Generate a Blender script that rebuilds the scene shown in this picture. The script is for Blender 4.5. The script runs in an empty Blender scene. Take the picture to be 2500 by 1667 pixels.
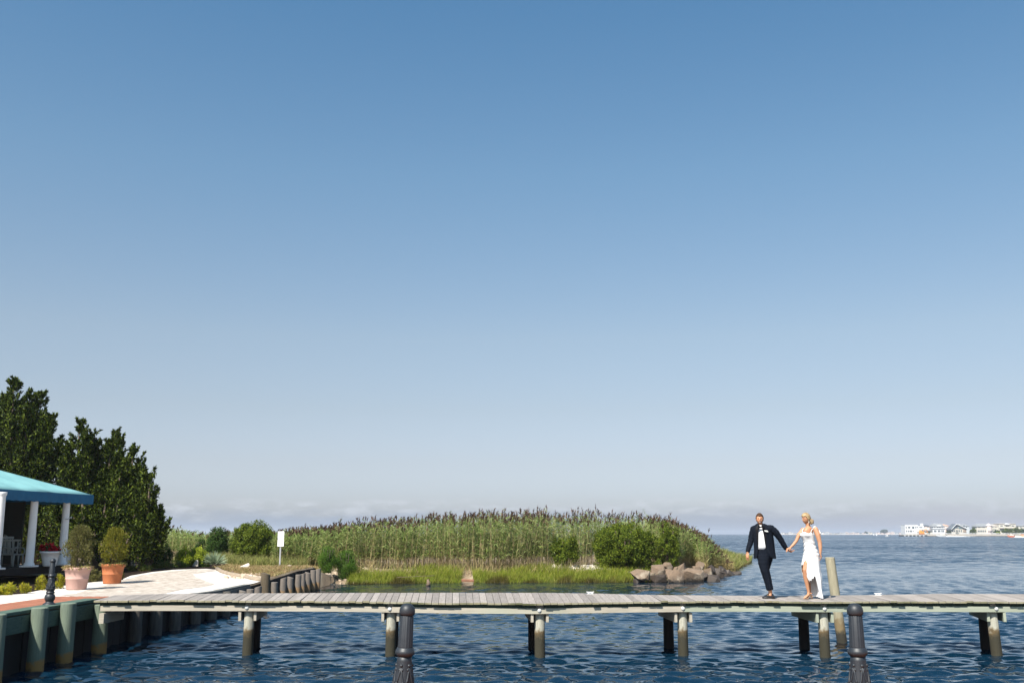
import bpy, bmesh, math, random
import numpy as np
from mathutils import Vector, Matrix, Euler, noise
R = math.radians
random.seed(7); rng = np.random.default_rng(7)
S = bpy.context.scene
COL = S.collection

# ------------------------------------------------------------------ camera, sky, sun, exposure
F = 2430.0                      # focal length in pixels of a 2500 px wide frame (35 mm)
PITCH = math.atan(469.5 / F)
H = 2.46                        # eye above the water
cam = bpy.data.objects.new('camera', bpy.data.cameras.new('camera')); COL.objects.link(cam)
cam.location = (0, 0, H); cam.rotation_euler = (R(90) + PITCH, 0, 0)
cam.data.sensor_width = 36; cam.data.lens = F / 2500 * 36
cam.data.clip_start = .1; cam.data.clip_end = 60000
S.camera = cam
SUN_EL = R(50); SUN_AZ = R(30)  # shadows fall away from the camera and to the right
W = bpy.data.worlds.new('World'); S.world = W; W.use_nodes = True
nt = W.node_tree; nt.nodes.clear()
def N(t, kind, **kw):
    n = t.nodes.new(kind)
    for k, v in kw.items():
        if k in n.inputs: n.inputs[k].default_value = v
        else: setattr(n, k, v)
    return n
sky = N(nt, 'ShaderNodeTexSky', sky_type='NISHITA', sun_disc=False, sun_elevation=SUN_EL,
        sun_rotation=R(180) + SUN_AZ, altitude=0.0, air_density=1.0, dust_density=1.3, ozone_density=1.6)
hsv = N(nt, 'ShaderNodeHueSaturation', Saturation=1.0, Value=1.0)
bg1 = N(nt, 'ShaderNodeBackground', Strength=.1255)
bg2 = N(nt, 'ShaderNodeBackground', Strength=.545)
tc = N(nt, 'ShaderNodeTexCoord'); sp = N(nt, 'ShaderNodeSeparateXYZ')
nt.links.new(tc.outputs['Generated'], sp.inputs[0])
# low bank of sea fog along the horizon with a soft, ragged top
mp = N(nt, 'ShaderNodeMapping'); mp.inputs['Scale'].default_value = (6, 6, 40)
nz = N(nt, 'ShaderNodeTexNoise', Scale=1.6, Detail=5.0, Roughness=.55)
nt.links.new(tc.outputs['Generated'], mp.inputs[0]); nt.links.new(mp.outputs[0], nz.inputs['Vector'])
a1 = N(nt, 'ShaderNodeMath', operation='MULTIPLY_ADD'); a1.inputs[1].default_value = .036; a1.inputs[2].default_value = -.018
nt.links.new(nz.outputs['Fac'], a1.inputs[0])
a2 = N(nt, 'ShaderNodeMath', operation='ADD'); nt.links.new(sp.outputs['Z'], a2.inputs[0]); nt.links.new(a1.outputs[0], a2.inputs[1])
mr = N(nt, 'ShaderNodeMapRange', interpolation_type='SMOOTHSTEP'); mr.inputs['From Min'].default_value = .010; mr.inputs['From Max'].default_value = .026
mr.inputs['To Min'].default_value = .85; mr.inputs['To Max'].default_value = 0
nt.links.new(a2.outputs[0], mr.inputs['Value'])
# the bank turns paler and rosier towards the right
mr2 = N(nt, 'ShaderNodeMapRange'); mr2.inputs['From Min'].default_value = .12; mr2.inputs['From Max'].default_value = .46
nt.links.new(sp.outputs['X'], mr2.inputs['Value'])
mc = N(nt, 'ShaderNodeMix', data_type='RGBA'); nt.links.new(mr2.outputs[0], mc.inputs['Factor'])
mc.inputs['A'].default_value = (.35, .42, .53, 1); mc.inputs['B'].default_value = (.570, .575, .640, 1)
# small white puffs riding on the top of the bank
nz2 = N(nt, 'ShaderNodeTexNoise', Scale=4.2, Detail=6.0, Roughness=.6); mp2 = N(nt, 'ShaderNodeMapping'); mp2.inputs['Scale'].default_value = (11, 11, 34); nt.links.new(tc.outputs['Generated'], mp2.inputs[0]); nt.links.new(mp2.outputs[0], nz2.inputs['Vector'])
pf1 = N(nt, 'ShaderNodeMapRange', interpolation_type='SMOOTHSTEP'); pf1.inputs['From Min'].default_value = .012; pf1.inputs['From Max'].default_value = .024; nt.links.new(a2.outputs[0], pf1.inputs['Value'])
pf2 = N(nt, 'ShaderNodeMapRange', interpolation_type='SMOOTHSTEP'); pf2.inputs['From Min'].default_value = .036; pf2.inputs['From Max'].default_value = .025; nt.links.new(a2.outputs[0], pf2.inputs['Value'])
pf3 = N(nt, 'ShaderNodeMapRange', interpolation_type='SMOOTHSTEP'); pf3.inputs['From Min'].default_value = .40; pf3.inputs['From Max'].default_value = .68; nt.links.new(nz2.outputs['Fac'], pf3.inputs['Value'])
pm1 = N(nt, 'ShaderNodeMath', operation='MULTIPLY'); nt.links.new(pf1.outputs[0], pm1.inputs[0]); nt.links.new(pf2.outputs[0], pm1.inputs[1])
pf3.inputs['To Max'].default_value = .6
pm2 = N(nt, 'ShaderNodeMath', operation='MULTIPLY'); nt.links.new(pm1.outputs[0], pm2.inputs[0]); nt.links.new(pf3.outputs[0], pm2.inputs[1])
bg3 = N(nt, 'ShaderNodeBackground', Strength=.545); bg3.inputs['Color'].default_value = (.69, .735, .80, 1)
nt.links.new(mc.outputs['Result'], bg2.inputs['Color'])
tint = N(nt, 'ShaderNodeMix', data_type='RGBA', blend_type='MULTIPLY', clamp_result=False); tint.inputs['Factor'].default_value = 1
# clear maritime air: a cleaner, bluer gradient than the stock atmosphere gives
rampn = N(nt, 'ShaderNodeValToRGB'); re_ = rampn.color_ramp.elements
for i_, (z_, c_) in enumerate(((.0, (.57, .60, .78)), (.041, (.571, .575, .708)), (.069, (.58, .54, .603)), (.122, (.614, .55, .538)), (.191, (.661, .608, .558)), (.348, (.552, .658, .64)), (.49, (.41, .625, .67)))):
    e_ = re_[i_] if i_ < 2 else re_.new(z_)
    e_.position = z_; e_.color = (*c_, 1)
nt.links.new(sp.outputs['Z'], rampn.inputs[0]); nt.links.new(rampn.outputs[0], tint.inputs['B'])
nt.links.new(sky.outputs[0], hsv.inputs['Color']); nt.links.new(hsv.outputs[0], tint.inputs['A']); nt.links.new(tint.outputs['Result'], bg1.inputs['Color'])
mx = N(nt, 'ShaderNodeMixShader'); nt.links.new(mr.outputs[0], mx.inputs[0]); nt.links.new(bg1.outputs[0], mx.inputs[1]); nt.links.new(bg2.outputs[0], mx.inputs[2])
mx3 = N(nt, 'ShaderNodeMixShader'); nt.links.new(pm2.outputs[0], mx3.inputs[0]); nt.links.new(mx.outputs[0], mx3.inputs[1]); nt.links.new(bg3.outputs[0], mx3.inputs[2])
out = N(nt, 'ShaderNodeOutputWorld'); nt.links.new(mx3.outputs[0], out.inputs[0])

sl = bpy.data.lights.new('sun', 'SUN'); sl.energy = 4.9; sl.angle = R(.5); sl.color = (1, .95, .87)
so = bpy.data.objects.new('sun', sl); COL.objects.link(so)
to_sun = Vector((-math.sin(SUN_AZ) * math.cos(SUN_EL), -math.cos(SUN_AZ) * math.cos(SUN_EL), math.sin(SUN_EL)))
so.rotation_euler = to_sun.to_track_quat('Z', 'Y').to_euler(); so.location = (-20, -20, 40)
S.view_settings.view_transform = 'Standard'; S.view_settings.look = 'None'
S.view_settings.exposure = .86; S.view_settings.gamma = 1
S.render.engine = 'CYCLES'
S.cycles.volume_bounces = 1; S.cycles.max_bounces = 8

# ------------------------------------------------------------------ helpers
cp, sp_ = math.cos(PITCH), math.sin(PITCH)
def ray(x, y):
    u = (x - 1250) / F; v = (833.5 - y) / F
    return Vector((u, cp - v * sp_, sp_ + v * cp))
def P(x, y, z):                 # photo pixel -> point on the level z
    r = ray(x, y); t = (z - H) / r.z
    return Vector((r.x * t, r.y * t, z))
def PD(x, y, Y):                # photo pixel -> point at distance Y
    r = ray(x, y); t = Y / r.y
    return Vector((r.x * t, Y, H + r.z * t))
def px(p):                      # point -> photo pixel
    c = p[1] * cp + (p[2] - H) * sp_; up = -p[1] * sp_ + (p[2] - H) * cp
    return 1250 + F * p[0] / c, 833.5 - F * up / c

class MB:
    """collects geometry for ONE mesh object"""
    def __init__(s): s.v = []; s.f = []; s.m = []; s.sm = []
    def add(s, vs, fs, mi=0, smooth=False):
        o = len(s.v); s.v += [tuple(v) for v in vs]
        for f in fs: s.f.append(tuple(i + o for i in f)); s.m.append(mi); s.sm.append(smooth)
        return s
    def box(s, c, d, rot=None, mi=0, taper=1.0):
        M = Euler(rot).to_matrix() if rot else None
        vs = []
        for z in (-.5, .5):
            k = taper if z > 0 else 1
            for x, y in ((-.5, -.5), (.5, -.5), (.5, .5), (-.5, .5)):
                p = Vector((x * d[0] * k, y * d[1] * k, z * d[2]))
                if M: p = M @ p
                vs.append(p + Vector(c))
        return s.add(vs, [(3, 2, 1, 0), (4, 5, 6, 7), (0, 1, 5, 4), (1, 2, 6, 5), (2, 3, 7, 6), (3, 0, 4, 7)], mi)
    def hexa(s, b, t, mi=0):    # bottom quad, top quad (ccw from above)
        return s.add(list(b) + list(t), [(3, 2, 1, 0), (4, 5, 6, 7), (0, 1, 5, 4), (1, 2, 6, 5), (2, 3, 7, 6), (3, 0, 4, 7)], mi)
    def rings(s, rings, closed=True, caps=True, mi=0, smooth=True):
        n = len(rings[0]); vs = [p for r in rings for p in r]; fs = []
        for i in range(len(rings) - 1):
            for j in range(n if closed else n - 1):
                k = (j + 1) % n
                fs.append((i * n + j, i * n + k, (i + 1) * n + k, (i + 1) * n + j))
        if caps and closed:
            fs.append(tuple(range(n))[::-1]); fs.append(tuple(range((len(rings) - 1) * n, len(rings) * n)))
        return s.add(vs, fs, mi, smooth)
    def lathe(s, prof, c=(0, 0, 0), n=24, mi=0, mod=None, smooth=True):
        rs = []
        for r, z in prof:
            rs.append([Vector((c[0] + math.cos(2 * math.pi * j / n) * (r if not mod else r * mod(j, n, z)),
                               c[1] + math.sin(2 * math.pi * j / n) * (r if not mod else r * mod(j, n, z)), c[2] + z)) for j in range(n)])
        return s.rings(rs, mi=mi, smooth=smooth)
    def tube(s, pts, rad, n=8, mi=0, ball=False, flat=1.0, side=None):
        pts = [Vector(p) for p in pts]; rad = list(rad) if hasattr(rad, '__len__') else [rad] * len(pts)
        if ball:                # rounded ends
            d0 = (pts[0] - pts[1]).normalized(); d1 = (pts[-1] - pts[-2]).normalized()
            A = [pts[0] + d0 * rad[0] * k for k in (.95, .75, .4)]; ra = [rad[0] * k for k in (.25, .65, .92)]
            B = [pts[-1] + d1 * rad[-1] * k for k in (.4, .75, .95)]; rb = [rad[-1] * k for k in (.92, .65, .25)]
            pts = A + pts + B; rad = ra + rad + rb
        rs = []; up = Vector(side) if side else None
        for i, p in enumerate(pts):
            d = (pts[min(i + 1, len(pts) - 1)] - pts[max(i - 1, 0)])
            d = d.normalized() if d.length > 1e-9 else Vector((0, 0, 1))
            if up is None: up = d.orthogonal()
            a = (up - d * up.dot(d)).normalized(); b = d.cross(a)
            if not side: up = a
            rs.append([p + (a * math.cos(2 * math.pi * j / n) + b * math.sin(2 * math.pi * j / n) * flat) * rad[i] for j in range(n)])
        return s.rings(rs, mi=mi)
    def ball(s, c, r, n=12, m=8, mi=0):
        r = r if hasattr(r, '__len__') else (r, r, r)
        rs = []
        for i in range(m + 1):
            t = math.pi * (i / m) ; q = max(math.sin(t), 1e-3)
            rs.append([Vector((c[0] + r[0] * q * math.cos(2 * math.pi * j / n), c[1] + r[1] * q * math.sin(2 * math.pi * j / n), c[2] - r[2] * math.cos(t))) for j in range(n)])
        return s.rings(rs, mi=mi)
    def prism(s, pts, y0, y1, mi=0):  # outline in x,z pushed from y0 to y1
        n = len(pts); vs = [(p[0], y0, p[1]) for p in pts] + [(p[0], y1, p[1]) for p in pts]
        fs = [tuple(range(n)), tuple(range(n, 2 * n))[::-1]] + [(i, i + n, (i + 1) % n + n, (i + 1) % n) for i in range(n)]
        return s.add(vs, fs, mi)
    def mesh(s, name):
        me = bpy.data.meshes.new(name); me.from_pydata(s.v, [], s.f)
        me.polygons.foreach_set('material_index', s.m); me.polygons.foreach_set('use_smooth', s.sm); me.update()
        return me
    def build(s, name, mats, parent=None, bevel=0):
        me = s.mesh(name)
        o = link(name, me, mats, parent)
        if bevel:
            b = o.modifiers.new('bevel', 'BEVEL'); b.width = bevel; b.segments = 2; b.limit_method = 'ANGLE'
        return o
def link(name, me, mats, parent=None):
    for m in (mats if isinstance(mats, (list, tuple)) else [mats]): me.materials.append(m)
    o = bpy.data.objects.new(name, me); COL.objects.link(o)
    if parent: o.parent = parent
    return o
def npmesh(name, V, Fq, mi=None, smooth=False):   # V (n,3), Fq (m,4) numpy
    me = bpy.data.meshes.new(name); k = Fq.shape[1]
    me.vertices.add(len(V)); me.vertices.foreach_set('co', V.astype(np.float32).ravel())
    me.loops.add(Fq.size); me.loops.foreach_set('vertex_index', Fq.astype(np.int32).ravel())
    me.polygons.add(len(Fq)); me.polygons.foreach_set('loop_start', np.arange(0, Fq.size, k, dtype=np.int32))
    if mi is not None: me.polygons.foreach_set('material_index', mi.astype(np.int32))
    if smooth: me.polygons.foreach_set('use_smooth', np.ones(len(Fq), bool))
    me.update(calc_edges=True); me.validate(); return me
def thing(name, label, cat, loc=(0, 0, 0), rz=0, group=None):
    o = bpy.data.objects.new(name, None); COL.objects.link(o); o.location = loc; o.rotation_euler = (0, 0, rz); o.empty_display_size = .2
    return tag(o, label, cat, group)
def tag(o, label, cat, group=None, kind=None):
    if label: o['label'] = label
    if cat: o['category'] = cat
    if group: o['group'] = group
    if kind: o['kind'] = kind
    return o
def struct(o): o['kind'] = 'structure'; return o
def dup(root, loc, rz, label, group=None, scale=None):
    r = root.copy(); COL.objects.link(r); r.location = loc; r.rotation_euler = (0, 0, rz); r['label'] = label
    if scale: r.scale = scale
    if group: r['group'] = group
    for ch in list(root.children):
        c = ch.copy(); COL.objects.link(c); c.parent = r
        for g in list(ch.children):
            d = g.copy(); COL.objects.link(d); d.parent = c
    return r

# ------------------------------------------------------------------ materials
MATS = {}
def mat(name, c1, c2=None, rough=.8, scale=3.0, detail=6, bump=0, bscale=None, metal=0, stretch=(1, 1, 1),
        island=0, spec=.5, dist=.02, c3=None, s3=.5, p3=(.55, .7), wave=None):
    m = bpy.data.materials.new(name); m.use_nodes = True; t = m.node_tree; b = t.nodes['Principled BSDF']
    b.inputs['Roughness'].default_value = rough; b.inputs['Metallic'].default_value = metal
    b.inputs['Specular IOR Level'].default_value = spec
    c2 = c2 or tuple(x * .75 for x in c1)
    tcn = N(t, 'ShaderNodeTexCoord'); mpn = N(t, 'ShaderNodeMapping'); mpn.inputs['Scale'].default_value = stretch
    t.links.new(tcn.outputs['Object'], mpn.inputs[0])
    nzn = N(t, 'ShaderNodeTexNoise', Scale=scale, Detail=float(detail), Roughness=.6); t.links.new(mpn.outputs[0], nzn.inputs['Vector'])
    mrn = N(t, 'ShaderNodeMapRange'); mrn.inputs['From Min'].default_value = .3; mrn.inputs['From Max'].default_value = .7
    t.links.new(nzn.outputs['Fac'], mrn.inputs['Value'])
    mxn = N(t, 'ShaderNodeMix', data_type='RGBA'); mxn.inputs['A'].default_value = (*c1, 1); mxn.inputs['B'].default_value = (*c2, 1)
    t.links.new(mrn.outputs[0], mxn.inputs['Factor']); last = mxn.outputs['Result']
    if c3:
        n3 = N(t, 'ShaderNodeTexNoise', Scale=s3, Detail=4.0); t.links.new(tcn.outputs['Object'], n3.inputs['Vector'])
        r3 = N(t, 'ShaderNodeMapRange'); r3.inputs['From Min'].default_value = p3[0]; r3.inputs['From Max'].default_value = p3[1]
        t.links.new(n3.outputs['Fac'], r3.inputs['Value'])
        x3 = N(t, 'ShaderNodeMix', data_type='RGBA'); t.links.new(last, x3.inputs['A']); x3.inputs['B'].default_value = (*c3, 1)
        t.links.new(r3.outputs[0], x3.inputs['Factor']); last = x3.outputs['Result']
    if island:
        g = N(t, 'ShaderNodeNewGeometry'); h = N(t, 'ShaderNodeMapRange'); h.inputs['To Min'].default_value = 1 - island; h.inputs['To Max'].default_value = 1 + island
        t.links.new(g.outputs['Random Per Island'], h.inputs['Value'])
        hs = N(t, 'ShaderNodeHueSaturation'); t.links.new(h.outputs[0], hs.inputs['Value']); t.links.new(last, hs.inputs['Color']); last = hs.outputs[0]
    t.links.new(last, b.inputs['Base Color'])
    if bump:
        n2 = N(t, 'ShaderNodeTexNoise', Scale=bscale or scale * 3, Detail=8.0, Roughness=.65); t.links.new(mpn.outputs[0], n2.inputs['Vector'])
        bn = N(t, 'ShaderNodeBump', Strength=bump, Distance=dist); t.links.new(n2.outputs['Fac'], bn.inputs['Height']); t.links.new(bn.outputs[0], b.inputs['Normal'])
    MATS[name] = m; return m
def leafmat(name, cols, rough=.6, trans=.35, spread=.0, low=None, zr=None):
    """foliage: colour per leaf from a ramp, some light passing through; low/zr: another colour towards the foot of the plant"""
    m = bpy.data.materials.new(name); m.use_nodes = True; t = m.node_tree; t.nodes.clear()
    g = N(t, 'ShaderNodeNewGeometry'); cr = N(t, 'ShaderNodeValToRGB'); el = cr.color_ramp.elements
    for i, c in enumerate(cols):
        e = el[i] if i < 2 else el.new(i / (len(cols) - 1))
        e.position = i / (len(cols) - 1); e.color = (*c, 1)
    t.links.new(g.outputs['Random Per Island'], cr.inputs[0]); last = cr.outputs[0]
    if low:
        tcn = N(t, 'ShaderNodeTexCoord'); s = N(t, 'ShaderNodeSeparateXYZ'); t.links.new(tcn.outputs['Object'], s.inputs[0])
        q = N(t, 'ShaderNodeTexNoise', Scale=.8); t.links.new(tcn.outputs['Object'], q.inputs['Vector'])
        ad = N(t, 'ShaderNodeMath', operation='MULTIPLY_ADD'); ad.inputs[1].default_value = -1.4; t.links.new(q.outputs['Fac'], ad.inputs[0]); t.links.new(s.outputs['Z'], ad.inputs[2])
        r = N(t, 'ShaderNodeMapRange'); r.inputs['From Min'].default_value = zr[0] - .7; r.inputs['From Max'].default_value = zr[1] - .7
        r.inputs['To Min'].default_value = .85; r.inputs['To Max'].default_value = 0.0
        t.links.new(ad.outputs[0], r.inputs['Value'])
        x = N(t, 'ShaderNodeMix', data_type='RGBA'); t.links.new(r.outputs[0], x.inputs['Factor']); t.links.new(last, x.inputs['A']); x.inputs['B'].default_value = (*low, 1); last = x.outputs['Result']
    d = N(t, 'ShaderNodeBsdfPrincipled', Roughness=rough); d.inputs['Specular IOR Level'].default_value = .12
    tr = N(t, 'ShaderNodeBsdfTranslucent'); x = N(t, 'ShaderNodeMixShader'); x.inputs[0].default_value = trans
    t.links.new(last, d.inputs['Base Color']); t.links.new(last, tr.inputs['Color'])
    t.links.new(d.outputs[0], x.inputs[1]); t.links.new(tr.outputs[0], x.inputs[2])
    o = N(t, 'ShaderNodeOutputMaterial'); t.links.new(x.outputs[0], o.inputs[0]); MATS[name] = m; return m

moss_edge = mat('mossy_plank_ends', (.20, .17, .09), (.30, .28, .20), .9, 6, bump=.3, c3=(.09, .09, .04), s3=1.5)
deck_wood = mat('weathered_deck_wood', (.31, .272, .245), (.195, .17, .15), .85, 2.2, bump=.5, bscale=9, stretch=(14, 1.2, 14), island=.22, dist=.006, c3=(.20, .19, .17), s3=2.2, p3=(.60, .78))
beam_wood = mat('weathered_beam_wood', (.44, .395, .32), (.31, .275, .215), .85, 2.6, bump=.5, bscale=8, stretch=(.6, 12, 14), dist=.006, c3=(.33, .35, .26), s3=.22, p3=(.52, .60))
green_wood = mat('treated_green_wood', (.07, .115, .085), (.04, .075, .055), .85, 3, bump=.5, stretch=(2, 2, 10), dist=.008)
bulk_wood = mat('bulkhead_wood', (.13, .13, .12), (.075, .08, .075), .9, 3, bump=.6, stretch=(8, 8, 1), dist=.01)
dark_wood = mat('shade_dark_wood', (.014, .010, .008), (.008, .006, .005), .9, 3, bump=.6, stretch=(8, 8, 1), dist=.01)  # near-black base stands in for deep shade on sheet wall and rear piles
grey_wood = mat('grey_pile_wood', (.12, .105, .085), (.05, .045, .04), .9, 3, bump=.8, bscale=7, stretch=(8, 8, .8), dist=.02)
iron = mat('black_cast_iron', (.012, .0165, .022), (.018, .022, .028), .5, 30, bump=.15, bscale=90, dist=.002, spec=.5)
brick = mat('brick_paving', (.34, .125, .065), (.27, .10, .055), .9, 2, bump=.2, island=.15)
shell = mat('crushed_shell', (.76, .71, .65), (.40, .35, .30), .95, 6, detail=8, bump=.8, bscale=22, dist=.02)
paver = mat('tan_flagstone', (.24, .19, .145), (.60, .53, .46), .9, 4.5, detail=8, bump=.6, bscale=14, dist=.02, c3=(.30, .25, .20), s3=3.5)
mulch = mat('dark_mulch', (.030, .019, .012), (.012, .008, .006), .95, 12, spec=.1, bump=1, bscale=25, dist=.03)
white_paint = mat('white_paint', (.78, .78, .77), (.70, .70, .69), .5, 2)
awning_m = mat('teal_awning_canvas', (.14, .32, .335), (.20, .41, .41), .8, 1.2, bump=.35, bscale=2.5, dist=.05)
val_m = mat('blue_valance_canvas', (.008, .12, .235), (.006, .09, .19), .8, 3, bump=.4, bscale=4, dist=.03)
terra_pink = mat('faded_pink_terracotta', (.50, .31, .26), (.43, .26, .22), .8, 4, bump=.1)
terra = mat('orange_terracotta', (.44, .145, .05), (.38, .12, .045), .75, 4, bump=.1)
bark = mat('bark', (.12, .085, .06), (.06, .045, .035), .9, 5, bump=.8, stretch=(4, 4, 1))
metal_post = mat('galvanised_steel', (.48, .48, .50), (.40, .40, .42), .45, 6, metal=.4)
sign_white = mat('white_sign_face', (.85, .85, .85), (.82, .82, .82), .5, 2)
ink = mat('sign_ink', (.18, .18, .2), (.2, .2, .22), .6)
rock_m = mat('tan_granite', (.215, .145, .095), (.12, .09, .065), .9, 2.0, detail=9, bump=1, bscale=6, dist=.06, c3=(.34, .28, .21), s3=1.6)
rock_d = mat('wet_dark_rock', (.07, .05, .038), (.035, .028, .022), .6, 2.5, bump=.7, bscale=9, dist=.03)
rock_w = mat('white_boulder_stone', (.54, .47, .40), (.48, .42, .36), .9, 4, bump=.5, dist=.02)
# ------------------------------------------------------------------ water
def water_material():
    m = bpy.data.materials.new('bay_water'); m.use_nodes = True; t = m.node_tree; b = t.nodes['Principled BSDF']
    b.inputs['Base Color'].default_value = (.0024, .0155, .032, 1); b.inputs['Roughness'].default_value = .06
    b.inputs['IOR'].default_value = 1.33
    tcn = N(t, 'ShaderNodeTexCoord'); geo = N(t, 'ShaderNodeNewGeometry')
    def nz(scale, st, det=3.0, rough=.55):
        mpn = N(t, 'ShaderNodeMapping'); mpn.inputs['Scale'].default_value = st; t.links.new(tcn.outputs['Object'], mpn.inputs[0])
        n = N(t, 'ShaderNodeTexNoise', Scale=scale, Detail=det, Roughness=rough); t.links.new(mpn.outputs[0], n.inputs['Vector']); return n
    def slope(n, k, kin=None):      # turn a noise colour into a tilt of the surface
        s_ = N(t, 'ShaderNodeVectorMath', operation='SUBTRACT'); s_.inputs[1].default_value = (.5, .5, .5); t.links.new(n.outputs['Color'], s_.inputs[0])
        m_ = N(t, 'ShaderNodeVectorMath', operation='MULTIPLY'); m_.inputs[1].default_value = (k * .75, k, 0); t.links.new(s_.outputs[0], m_.inputs[0]); o_ = m_.outputs[0]
        if kin is not None:
            q_ = N(t, 'ShaderNodeVectorMath', operation='SCALE'); t.links.new(o_, q_.inputs[0]); t.links.new(kin, q_.inputs['Scale']); o_ = q_.outputs[0]
        return o_
    # broad streaks where the breeze ruffles the surface more or less
    pt = nz(.030, (.30, 1, 1), 5.0, .6)
    pr = N(t, 'ShaderNodeMapRange'); pr.inputs['From Min'].default_value = .38; pr.inputs['From Max'].default_value = .62
    pr.inputs['To Min'].default_value = .5; pr.inputs['To Max'].default_value = 1.3
    t.links.new(pt.outputs['Fac'], pr.inputs['Value'])
    s = N(t, 'ShaderNodeSeparateXYZ'); t.links.new(tcn.outputs['Object'], s.inputs[0])
    fr = N(t, 'ShaderNodeMapRange'); fr.inputs['From Min'].default_value = 45; fr.inputs['From Max'].default_value = 120; fr.inputs['To Min'].default_value = .0; fr.inputs['To Max'].default_value = 1
    t.links.new(s.outputs['Y'], fr.inputs['Value'])      # beyond the modelled ripples
    mu = N(t, 'ShaderNodeMath', operation='MULTIPLY'); t.links.new(fr.outputs[0], mu.inputs[0]); t.links.new(pr.outputs[0], mu.inputs[1])
    A = slope(nz(7.0, (.7, 1, 1), 3.0), .17, pr.outputs[0]); B_ = slope(nz(1.1, (.6, 1, 1), 4.0, .65), 1.35, mu.outputs[0])
    v1 = N(t, 'ShaderNodeVectorMath', operation='ADD'); t.links.new(A, v1.inputs[0]); t.links.new(B_, v1.inputs[1])
    # far normals tilted toward the camera to darken the reflected sky
    bs = N(t, 'ShaderNodeVectorMath', operation='SCALE'); bs.inputs[0].default_value = (-.02, -.125, 0); t.links.new(mu.outputs[0], bs.inputs['Scale'])
    v0 = N(t, 'ShaderNodeVectorMath', operation='ADD'); t.links.new(v1.outputs[0], v0.inputs[0]); t.links.new(bs.outputs[0], v0.inputs[1])
    v2 = N(t, 'ShaderNodeVectorMath', operation='ADD'); t.links.new(v0.outputs[0], v2.inputs[0]); t.links.new(geo.outputs['Normal'], v2.inputs[1])
    v3 = N(t, 'ShaderNodeVectorMath', operation='NORMALIZE'); t.links.new(v2.outputs[0], v3.inputs[0]); t.links.new(v3.outputs[0], b.inputs['Normal'])
    return m
def build_water():
    r = [6.0]
    while r[-1] < 120: r.append(r[-1] * 1.0029)
    while r[-1] < 13500: r.append(r[-1] * 1.05)
    r = np.array(r); th = np.arange(-.70, .70, .0025)
    RR, TT = np.meshgrid(r, th, indexing='ij'); X = RR * np.sin(TT); Y = RR * np.cos(TT); Z = np.zeros_like(X)
    dr = np.gradient(r); sp = np.maximum(dr, r * .0025)[:, None]
    g = np.random.default_rng(3); n = 84
    lam = .14 * (1.0 / .14) ** g.random(n)
    ang = g.normal(R(-97), R(33), n); ph = g.random(n) * 6.283
    amp = .27 * np.sqrt(2 / n) * lam / 6.283 * np.where(lam > .8, .75, 1)
    # gustiness: slow variation of height over the surface
    gust = .85 + .3 * np.sin(X * .21 + Y * .13 + 1.0) * np.sin(Y * .31 - X * .07) 
    for l, a, d, p in zip(lam, amp, ang, ph):
        k = 6.283 / l; w = np.clip((l / sp - 2.6) / 2.5, 0, 1)
        arg = k * (X * math.cos(d) + Y * math.sin(d)) + p + .9 * np.sin(.35 * (X * math.sin(d) - Y * math.cos(d)) + p * 3)
        Z += a * w * (np.sin(arg) + .22 * np.sin(2 * arg + 1.57))
    calm = np.clip((Y - 4) / 30, .0, 1)
    Z *= gust
    # sheltered strip behind the jetty, near the reeds
    lee = np.exp(-((Y - 50) / 9.0) ** 2) * (X < 9); Z *= 1 - .55 * lee
    V = np.stack([X, Y, Z], -1).reshape(-1, 3); nr, nc = X.shape
    i = np.arange(nr - 1)[:, None] * nc + np.arange(nc - 1)[None, :]
    Fq = np.stack([i, i + 1, i + nc + 1, i + nc], -1).reshape(-1, 4)[:, ::-1]
    me = npmesh('sea', V, Fq, smooth=True)
    o = link('sea', me, water_material()); struct(o); return o
build_water()

# ------------------------------------------------------------------ land
SHORE = [(-9.0, 46.5)] + [tuple(P(x, y, 0)[:2]) for x, y in ((785, 1432), (850, 1427), (1100, 1424), (1350, 1423), (1500, 1422.5), (1600, 1421), (1700, 1417), (1750, 1415), (1765, 1404), (1806, 1401), (1800, 1393), (1840, 1371), (1825, 1366))] + [(14, 96), (0, 96), (-30, 100), (-95, 104), (-95, 46.5)]
def signed_dist(X, Y, poly):
    n = len(poly); D = np.full(X.shape, 1e9); ins = np.zeros(X.shape, bool)
    for i in range(n):
        x0, y0 = poly[i]; x1, y1 = poly[(i + 1) % n]; dx, dy = x1 - x0, y1 - y0
        t = np.clip(((X - x0) * dx + (Y - y0) * dy) / (dx * dx + dy * dy), 0, 1)
        D = np.minimum(D, np.hypot(X - x0 - t * dx, Y - y0 - t * dy))
        c = ((y0 > Y) != (y1 > Y)); c &= X < (dx * (Y - y0) / ((dy if dy else 1e-9)) + x0); ins ^= c
    return np.where(ins, D, -D)
def vnoise(X, Y, s, seed=0):
    g = np.random.default_rng(seed); o = np.zeros_like(X, dtype=float)
    for i in range(7):
        a = g.random() * 6.28; k = s * (1 + g.random() * 1.5); o += np.sin(k * (X * math.cos(a) + Y * math.sin(a)) + g.random() * 6.28)
    return o / 7
PZ = 1.02
def Lv(Y): return np.interp(Y, [23, 30, 36, 43], [1.02, .74, .76, .98])      # the court dips behind the jetty
def PL(x, y):
    z = PZ
    for _ in range(25): p = P(x, y, z); z = .5 * z + .5 * float(Lv(p.y))
    p = P(x, y, z); return p
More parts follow.
